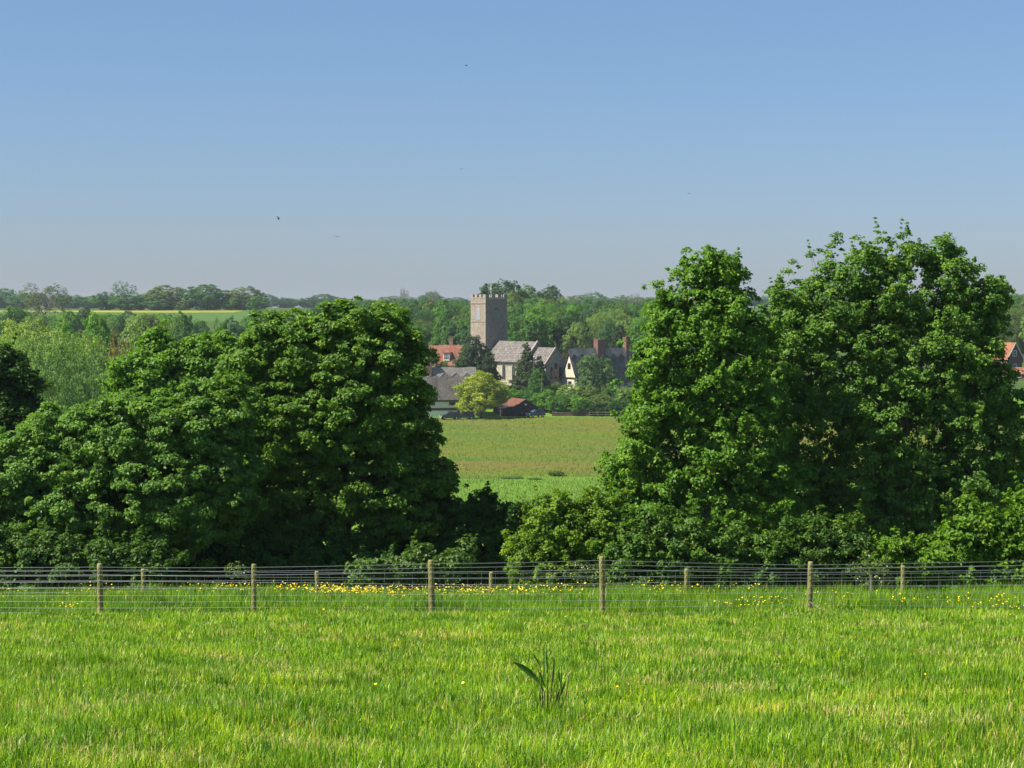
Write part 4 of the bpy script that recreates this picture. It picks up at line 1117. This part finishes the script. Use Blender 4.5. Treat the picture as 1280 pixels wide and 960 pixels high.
# poles
for (px, Y, t_, r_, lb) in [(667.5, 456, 446, .10, 'grey utility pole standing in front of the pointed yew'), (677.5, 447, 468, .06, 'slim pale pole standing in front of the round bright green bush')]:
    q_ = at(px, t_, Y); g = gz(q_.x, Y)
    pr_ = empty('utility_pole', (q_.x, Y, g), 0, lb, 'pole')
    MB().tube([(0, 0, -.3), (0, 0, q_.z - g)], [r_, r_ * .75], 8).build('pole', M['timber'], pr_)
    MB().tube([(0, 0, q_.z - g + .002), (0, 0, q_.z - g + .08)], [r_ * .9, r_ * .4], 8).build('finial', M['wire'], pr_)

# ------------------------------------------------------------------ wire fences
def fence_line(name, Y, pxs, tops, label, heights_net, top_wires, r_post, rb, seed, extra_short=()):
    rng = random.Random(seed)
    root = empty(name, (0, Y, 0), 0, label, 'fence')
    posts = []
    for px, tp in zip(pxs, tops):
        q_ = at(px, tp, Y); g = gz(q_.x, Y)
        lean = rng.uniform(-.025, .025); r = r_post * rng.uniform(.88, 1.12); H = q_.z - g
        pts = [(q_.x - lean * .3, 0, g - .25), (q_.x, .0, g + .02), (q_.x + lean * .5, .01, g + H * .5), (q_.x + lean, .0, g + H - .03), (q_.x + lean, 0, g + H)]
        mb = MB().tube(pts, [r * 1.08, r * 1.05, r, r * .97, r * .82], 12)
        rr_ = random.Random(seed + int(px))
        mb.v = [(x + rr_.uniform(-.003, .003), y + rr_.uniform(-.003, .003), z) for x, y, z in mb.v]
        mb.build('post', M['post'], root, smooth=True)
        posts.append((q_.x, g, H, r))
    def path(hf, z_of, sag, seed2):
        pts = []; rg = random.Random(seed2)
        for (a, b) in zip(posts[:-1], posts[1:]):
            sg = sag * rg.uniform(.3, 1.6)
            for k in range(8):
                t = k / 8; x = a[0] + (b[0] - a[0]) * t
                za = z_of(a); zb = z_of(b)
                pts.append((x, -a[3] - .004, za + (zb - za) * t - sg * 4 * t * (1 - t)))
        pts.append((posts[-1][0], -posts[-1][3], z_of(posts[-1])))
        return pts
    for k, hh in enumerate(top_wires):
        MB().tube(path(None, lambda p_, hh=hh: p_[1] + hh * p_[2], .012, seed + k), rb, 5).build('wire', M['wire'], root)
    net = MB(); paths = []
    for k, hh in enumerate(heights_net):
        pth = path(None, lambda p_, hh=hh: p_[1] + hh * p_[2], .008, seed + 50 + k); paths.append(pth)
        net.tube(pth, rb * (.95 if k == 0 else .7), 4)
    x = posts[0][0]
    def zat(pth, x):
        return float(np.interp(x, [p_[0] for p_ in pth], [p_[2] for p_ in pth]))
    while x < posts[-1][0]:
        net.tube([(x, -r_post - .004, zat(paths[0], x)), (x, -r_post - .004, zat(paths[-1], x))], rb * .38, 3, cap=False)
        x += .3
    net.build('netting', M['wire'], root)
    return root
fence_line('wire_fence', 43, [-90, 125, 317, 540, 753, 1012, 1300], [705, 704.5, 705, 700, 695.5, 702, 696], 'front wire netting fence on stout round wooden posts, across the whole field',
           [.79, .68, .53, .39, .27, .15, .05], [.94, .865], .062, .0042, 3)
fence_line('wire_fence', 50, [-60, 180, 397, 613, 858, 1129, 1370], [711, 711, 714, 715, 711, 707, 703], 'second lower wire fence just behind the front one, among the yellow flowers',
           [.62, .45, .3, .15], [.97, .80], .058, .0045, 8)
q_ = at(1089, 719, 53); 
st = empty('wooden_stake', (q_.x, 53, gz(q_.x, 53)), 0, 'thin short brown stake between the two end posts behind the second fence', 'stake')
MB().tube([(0, 0, -.2), (.01, 0, .4), (0, 0, q_.z - st.location.z)], [.035, .033, .028], 7).build('stake', M['bark_grey'], st)
# leaning stick and dry grass at the post
q_ = at(1012, 758, 42.8)
sk = link('fallen_stick', MB().tube([(0, 0, .22), (.18, -.1, .08), (.42, -.25, .03)], [.012, .014, .008], 6).mesh('fallen_stick', M['timber']))
sk.location = (q_.x + .02, 42.85, gz(q_.x, 42.8)); tag(sk, 'pale dry stick leaning against the foot of a front fence post', 'stick')

# ------------------------------------------------------------------ grass of the near field
def grass_blades(name, n, yfun, hfun, wid, seed, mat, vfun, lean=.5, margin=1.6, curl=.5):
    rng = np.random.default_rng(seed)
    y = yfun(rng, n)
    x = rng.uniform(-1, 1, n) * (y * .262 + margin)
    h_ = hfun(x, y, rng)
    keep = h_ > .01; x, y, h_ = x[keep], y[keep], h_[keep]; n = len(x)
    z = ground(x, y) - .01
    az = rng.uniform(0, 2 * pi, n); ln = np.abs(rng.normal(0, lean, n)).clip(0, 1.4)
    dx, dy = np.cos(az), np.sin(az)
    bx, by = -dy, dx
    # blade faces roughly across its lean
    w = wid(y) * rng.uniform(.6, 1.4, n)
    base = np.stack([x, y, z], 1)
    s1 = np.stack([dx * np.sin(ln * .6), dy * np.sin(ln * .6), np.cos(ln * .6)], 1) * (h_ * .55)[:, None]
    l2 = ln * (1 + curl)
    s2 = np.stack([dx * np.sin(l2), dy * np.sin(l2), np.cos(l2)], 1) * (h_ * .5)[:, None]
    side = np.stack([bx, by, np.zeros(n)], 1) * (w / 2)[:, None]
    v = np.empty((n, 5, 3))
    v[:, 0] = base - side; v[:, 1] = base + side
    v[:, 2] = base + s1 + side * .85; v[:, 3] = base + s1 - side * .85
    v[:, 4] = base + s1 + s2
    i = np.arange(n)[:, None] * 5
    f4 = i + np.array([[0, 1, 2, 3]]); f3 = i + np.array([[3, 2, 4]])
    a = vfun(x, y, rng)
    me = mesh_from(name, v.reshape(-1, 3), f3=f3, f4=f4, mat=mat, attr=np.repeat(a, 5))
    o_ = link(name, me); tag(o_, kind='stuff')
    return o_

def patch(x, y, s, k=0.0):
    return (np.sin(x * s + k + 1.7 * np.sin(y * s * .7 + k)) + np.sin(y * s * 1.3 - k + 1.3 * np.sin(x * s * .6)) + .6 * np.sin((x + y) * s * 2.3 + k)) / 2.6

def y_near(rng, n):           # density falling with distance
    u = rng.random(n); a = 12.5; b = 44.5; p_ = .25
    return (a ** p_ + u * (b ** p_ - a ** p_)) ** (1 / p_)
def h_near(x, y, rng):
    return (.088 + .02 * patch(x, y, .9) + .03 * patch(x, y, 2.7, 2) + .035 * patch(x, y, 6.5, 4) + .04 * rng.random(len(x))).clip(.04, .25) * rng.uniform(.7, 1.4, len(x))
def v_near(x, y, rng):
    n = len(x)
    a = .45 + .12 * patch(x, y, .8, 1) + .12 * patch(x, y, 3.1, 3) + .10 * patch(x, y, 7.3, 3) + rng.normal(0, .25, n)
    a = a.clip(0, .86)
    dry = rng.random(n) < (.035 + .30 * (patch(x, y, 1.1, 5) > .52) * (rng.random(n) < .8) + .16 * (patch(x, y, 3.3, 7) > .45))
    return np.where(dry, rng.uniform(.9, 1.0, n), a)
grass_blades('grass', 700000, y_near, h_near, lambda y: .0072 * (y / 14) ** .6, 101, M['blade'], v_near, lean=.9, curl=.9, margin=4.5)
# coarser tussocks, darker and longer
rngt = np.random.default_rng(55)
tx = []; ty = []
for k in range(520):
    yy = 13 * (43 / 13) ** rngt.random(); xx = rngt.uniform(-1, 1) * (yy * .26 + 1); m_ = rngt.integers(25, 120); s_ = rngt.uniform(.04, .16)
    tx.append(xx + rngt.normal(0, s_ * 1.2, m_)); ty.append(yy + rngt.normal(0, s_, m_))
for (px_, yy) in [(370, 18.0), (886, 16.0), (465, 29.0), (640, 33.0), (1235, 20.0), (905, 38.0), (1100, 24.0), (150, 22.0), (60, 42.5), (850, 42.6)]:
    xx = (px_ - 640) / F * yy; tx.append(xx + rngt.normal(0, .12, 320)); ty.append(yy + rngt.normal(0, .10, 320))
tx.append((682 - 640) / F * 18.7 + rngt.normal(.03, .1, 90)); ty.append(18.66 + rngt.normal(0, .05, 90))
tx = np.concatenate(tx); ty = np.concatenate(ty)
def tuss(name, tx, ty, hlo, hhi, w, seed, vlo, vhi, lean=.4):
    rng = np.random.default_rng(seed); n = len(tx)
    it = iter([0])
    def yf(r, n_): return ty
    o_ = None
    class R: pass
    y = ty; x = tx
    h_ = rng.uniform(hlo, hhi, n); z = ground(x, y) - .01
    az = rng.uniform(0, 6.28, n); ln = np.abs(rng.normal(0, lean, n)).clip(0, 1.3)
    dx, dy = np.cos(az), np.sin(az)
    base = np.stack([x, y, z], 1)
    s1 = np.stack([dx * np.sin(ln * .5), dy * np.sin(ln * .5), np.cos(ln * .5)], 1) * (h_ * .55)[:, None]
    s2 = np.stack([dx * np.sin(ln * 1.7), dy * np.sin(ln * 1.7), np.cos(ln * 1.7)], 1) * (h_ * .5)[:, None]
    sd = np.stack([-dy, dx, 0 * dx], 1) * (w * rng.uniform(.6, 1.4, n) / 2)[:, None]
    v = np.empty((n, 5, 3)); v[:, 0] = base - sd; v[:, 1] = base + sd; v[:, 2] = base + s1 + sd * .85; v[:, 3] = base + s1 - sd * .85; v[:, 4] = base + s1 + s2
    i = np.arange(n)[:, None] * 5
    me = mesh_from(name, v.reshape(-1, 3), f3=i + np.array([[3, 2, 4]]), f4=i + np.array([[0, 1, 2, 3]]), mat=M['blade'], attr=np.repeat(rng.uniform(vlo, vhi, n), 5))
    o_ = link(name, me); tag(o_, kind='stuff')
tuss('grass_tussocks', tx, ty, .11, .22, .007, 56, .0, .6)
rngd = np.random.default_rng(77)
dx_ = []; dy_ = []
for k in range(340):
    yy = 13 * (43 / 13) ** rngd.random(); xx = rngd.uniform(-1, 1) * (yy * .26 + 1); m_ = rngd.integers(15, 90); s_ = rngd.uniform(.08, .3)
    dx_.append(xx + rngd.normal(0, s_ * 1.5, m_)); dy_.append(yy + rngd.normal(0, s_, m_))
tuss('dry_grass', np.concatenate(dx_), np.concatenate(dy_), .06, .16, .007, 78, .9, 1.0, .9)
# long lush grass between and behind the fences
def h_far(x, y, rng):
    return (.25 + .12 * patch(x, y, 1.3, 4) + .13 * patch(x, y, 3.9, 9)).clip(.08, .5) * rng.uniform(.6, 1.25, len(x))
def v_far(x, y, rng):
    a = .34 + .20 * patch(x, y, 1.9, 2) + .12 * patch(x, y, 5.5, 2) + rng.normal(0, .17, len(x))
    dry = rng.random(len(x)) < .03
    return np.where(dry, rng.uniform(.9, 1, len(x)), a.clip(0, .85))
grass_blades('long_grass', 230000, lambda r, n: r.uniform(43.4, 56.5, n), h_far, lambda y: .011 + 0 * y, 103, M['blade'], v_far, lean=.6, margin=5)
# feathery stalks in the hay meadow (seen from afar)
grass_blades('meadow_grass', 165000, lambda r, n: 215 + (436 - 215) * r.random(n) ** 1.1, lambda x, y, r: np.where(y < 293, .35, .28) * r.uniform(.5, 1.4, len(x)),
             lambda y: .05 + 0 * y, 105, M['hay'], lambda x, y, r: np.where(y < 293, r.normal(.2, .15, len(x)), r.normal(.38, .20, len(x)) + .27 * patch(x * .35, y, .11, 3)).clip(0, 1), lean=.3, margin=12)

# buttercups ---------------------------------------------------------
def buttercups():
    rng = np.random.default_rng(31)
    X = []; Y_ = []
    def cluster(px0, px1, y0, y1, n):
        yy = rng.uniform(y0, y1, n); xx = (rng.normal((px0 + px1) / 2, (px1 - px0) * .38, n) - 640) / F * yy
        X.append(xx); Y_.append(yy)
    for px0, px1, n in [(-60, 60, 60), (80, 130, 90), (215, 330, 170), (330, 420, 330), (405, 470, 420), (470, 560, 520), (560, 620, 330), (620, 700, 260), (700, 730, 60), (800, 880, 180), (900, 1000, 40)]:
        cluster(px0, px1, 47.5, 54.2, int(n * .5))
    for k in range(26):
        c = rng.uniform(760, 1300); yy = rng.uniform(42.5, 46.5); cluster(c - 14, c + 14, yy - .5, yy + .5, rng.integers(3, 14))
    cluster(60, 100, 43.6, 44.6, 24)
    cluster(0, 1280, 20, 42, 14)
    cluster(1240, 1270, 43, 44, 16)
    x = np.concatenate(X); y = np.concatenate(Y_); n = len(x)
    hh = np.where(y > 48, rng.uniform(.22, .42, n), np.where(y > 42.4, rng.uniform(.12, .32, n), .12))
    z = ground(x, y)
    c = np.stack([x, y, z + hh], 1)
    nr = np.stack([rng.normal(0, .4, n), rng.normal(-.3, .4, n), np.ones(n)], 1); nr /= np.linalg.norm(nr, axis=1, keepdims=True)
    t = np.cross(nr, rnd_unit(rng, n)); t /= np.linalg.norm(t, axis=1, keepdims=True); b = np.cross(nr, t)
    R = (np.where(y > 48, .018, .017) * rng.uniform(.8, 1.3, n))[:, None]
    v = np.empty((n, 6, 3)); v[:, 0] = c
    for k in range(5):
        a = 2 * pi * k / 5; v[:, k + 1] = c + (t * cos(a) + b * sin(a)) * R + nr * R * .5
    i = np.arange(n)[:, None] * 6
    f = np.concatenate([i + np.array([[0, k + 1, (k + 1) % 5 + 1]]) for k in range(5)], 0)
    o_ = link('buttercups', mesh_from('buttercups', v.reshape(-1, 3), f3=f, mat=M['petal'])); tag(o_, kind='stuff')
    # their stems
    v = np.empty((n, 3, 3)); v[:, 0] = np.stack([x - .003, y, z], 1); v[:, 1] = np.stack([x + .003, y, z], 1); v[:, 2] = c
    me = mesh_from('buttercup_stems', v.reshape(-1, 3), f3=np.arange(n * 3).reshape(-1, 3), mat=M['blade'], attr=np.full(n * 3, .3)); tag(link('buttercup_stems', me), kind='stuff')
buttercups()

# hawthorn blossom sprays by the fence -------------------------------
def spray(px, py, Y, rx, ry, n, label, seed):
    p_ = at(px, py, Y); g = gz(p_.x, Y); k = Y / F
    root = empty('hawthorn_sapling', (p_.x, Y, g), 0, label, 'sapling')
    lob = [(0, 0, p_.z - g, rx * k, .2, ry * k), (.1, 0, (p_.z - g) * .6, rx * k * .7, .2, ry * k * .7)]
    me, P = crown_mesh('crown', lob, n, 10, .10, .075, seed, floor=0.02, inner=.5)
    link('crown', me, root, (0.10, 0.15, 0.03))
    rng = np.random.default_rng(seed)
    c = P[rng.choice(len(P), len(P))] + rng.normal(0, .05, (len(P), 3))
    v, f = leaf_arrays(c, np.tile([[0, -.3, 1.]], (len(c), 1)) + .5 * rnd_unit(rng, len(c)), .05, .045, rng)
    link('blossom', mesh_from('blossom', v, f3=f, mat=M['blossom']), root)
    link('stem', trunk_mesh('stem', (0, 0, 0), lob, P, .02, seed, twigs=12), root)
spray(1082, 707, 53.5, 12, 20, 60, 'pale blossoming sapling with drooping sprays, beside the thin stake', 61)
spray(1104, 712, 54.0, 10, 16, 40, 'second pale blossoming sapling, between the thin stake and the last post', 62)
spray(298, 712, 55.0, 14, 8, 24, 'low pale leafy sapling in the shade, next to a front fence post', 63)
spray(730, 712, 55.0, 22, 9, 50, 'low pale leafy sapling beside the taller front fence post in the gap', 64)

# dock plant in the grass --------------------------------------------
q_ = at(682, 888, 18.7)
dk = empty('dock_plant', (q_.x, 18.7, gz(q_.x, 18.7)), 0, 'dark green dock weed with upright reddish stems, alone in the open grass', 'plant')
dk.scale = (1.15, 1.15, 1.22)
def dock_leaf(p0, p1, w, bend):
    p0 = Vector(p0); p1 = Vector(p1); d = p1 - p0; sd = d.cross(Vector((0, 1, .25))).normalized() if abs(d.normalized().y) < .9 else Vector((1, 0, 0))
    nr = d.cross(sd).normalized()
    vs = []; fs = []
    N = 10
    for i in range(N + 1):
        t = i / N; c = p0 + d * t + Vector((0, 0, 1)) * bend * 4 * t * (1 - t)
        ww = w * .62 * (sin(pi * min(1, .08 + t * .94)) ** .8) * (1 + .12 * sin(i * 2.2))
        vs += [c - sd * ww + nr * ww * .35, c, c + sd * ww + nr * ww * .35]
    for i in range(N):
        a = i * 3; fs += [(a, a + 1, a + 4, a + 3), (a + 1, a + 2, a + 5, a + 4)]
    return MB().add(vs, fs)
m, nt, out = nodes_of('dock_leaf'); co = coords(nt); finish(nt, out, ramp(nt, noise(nt, 30, 3, .6, co), [(.3, (0.045, 0.13, 0.018)), (.7, (0.09, 0.21, 0.03))]), 0.4, 0.4); M['dock'] = m
m, nt, out = nodes_of('dock_stem'); finish(nt, out, (0.06, 0.035, 0.03), 0.6, 0.3); M['dstem'] = m
for (x_, z_, tx_) in [(-.03, .42, -.05), (.02, .5, .01), (.05, .44, .07), (.13, .38, .13), (-.01, .34, -.10), (.17, .30, .19), (-.05, .30, -.02), (.09, .25, .10)]:
    MB().tube([(x_ * .6, .02, -.02), (x_, .0, z_ * .5), (tx_, .0, z_)], [.0065, .005, .0025], 6).build('stem', M['dstem'], dk)
for (p0, p1, w, b) in [((-.05, 0, .25), (-.27, -.03, .41), .040, .02), ((-.04, 0, .36), (-.11, -.02, .48), .012, .01), ((.02, 0, .30), (.005, -.02, .52), .014, 0), ((.06, 0, .25), (.075, 0, .44), .013, 0),
                       ((.0, 0, .2), (-.07, -.03, .36), .014, .01), ((.13, 0, .2), (.105, -.01, .36), .014, 0), ((.13, 0, .15), (.17, -.02, .27), .014, .01), ((-.01, 0, .25), (-.015, 0, .56), .009, 0), ((.09, 0, .1), (.12, -.05, .22), .012, .0), ((.02, 0, .42), (.06, -.01, .50), .006, .01)]:
    dock_leaf(p0, p1, w * 1.0, b).build('leaf', M['dock'], dk)

# birds --------------------------------------------------------------
m, nt, out = nodes_of('bird_feather'); finish(nt, out, (0.015, 0.018, 0.03), 0.6, 0.3); M['bird'] = m
bm_ = MB()
bm_.tube([(-.10, 0, 0), (-.06, 0, 0), (0, 0, 0), (.05, 0, .005), (.075, 0, .01), (.095, 0, .008)], [.004, .016, .026, .02, .016, .002], 8)
for s_ in (-1, 1):
    bm_.add([(.04, s_ * .015, .01), (.02, s_ * .11, .04), (-.05, s_ * .2, .02), (-.03, s_ * .015, .01), (.04, s_ * .015, .004), (.02, s_ * .11, .034), (-.05, s_ * .2, .016), (-.03, s_ * .015, .004)],
            [(0,1,2,3),(7,6,5,4),(0,4,5,1),(1,5,6,2),(2,6,7,3),(3,7,4,0)])
bm_.add([(-.09, -.004, 0), (-.17, -.03, 0), (-.12, 0, 0), (-.17, .03, 0), (-.09, .004, 0), (-.09, 0, .006)], [(0,1,2,5),(5,2,3,4),(0,5,4,3,2,1)])
bme = bm_.mesh('bird', M['bird'])
for (px, py, Y, rz, rx, lb) in [(348, 273, 170, .5, .7, 'small dark gliding bird with tilted wings, the larger speck above the domed tree'), (422, 296, 210, 1.4, .2, 'tiny dark bird in the sky, the lower speck straight above the domed tree'),
                                (583, 82, 200, 0.3, .3, 'tiny bird near the top of the sky above the church tower'), (577, 211, 260, 2.3, .1, 'tiny bird half way down the sky above the church tower'),
                                (861, 242, 260, 2.0, -.3, 'tiny bird in the sky over the tall tapering tree')]:
    o_ = link('bird', bme); o_.location = at(px, py, Y); o_.rotation_euler = (rx, 0.1, rz); o_.scale = (1.5, 1.5, 1.5); tag(o_, lb, 'bird', 'birds in the sky')

# ------------------------------------------------------------------ haze
m, nt, out = nodes_of('haze_air')
pv = nt.nodes.new('ShaderNodeVolumePrincipled')
pv.inputs['Color'].default_value = (0.80, 0.89, 1.0, 1)
pv.inputs['Density'].default_value = 0.00009
pv.inputs['Anisotropy'].default_value = 0.2
nt.links.new(pv.outputs[0], out.inputs['Volume'])
hz = MB().box(-2600, 2600, -120, 3950, 3.6, 56).build('haze', m); tag(hz, kind='stuff')
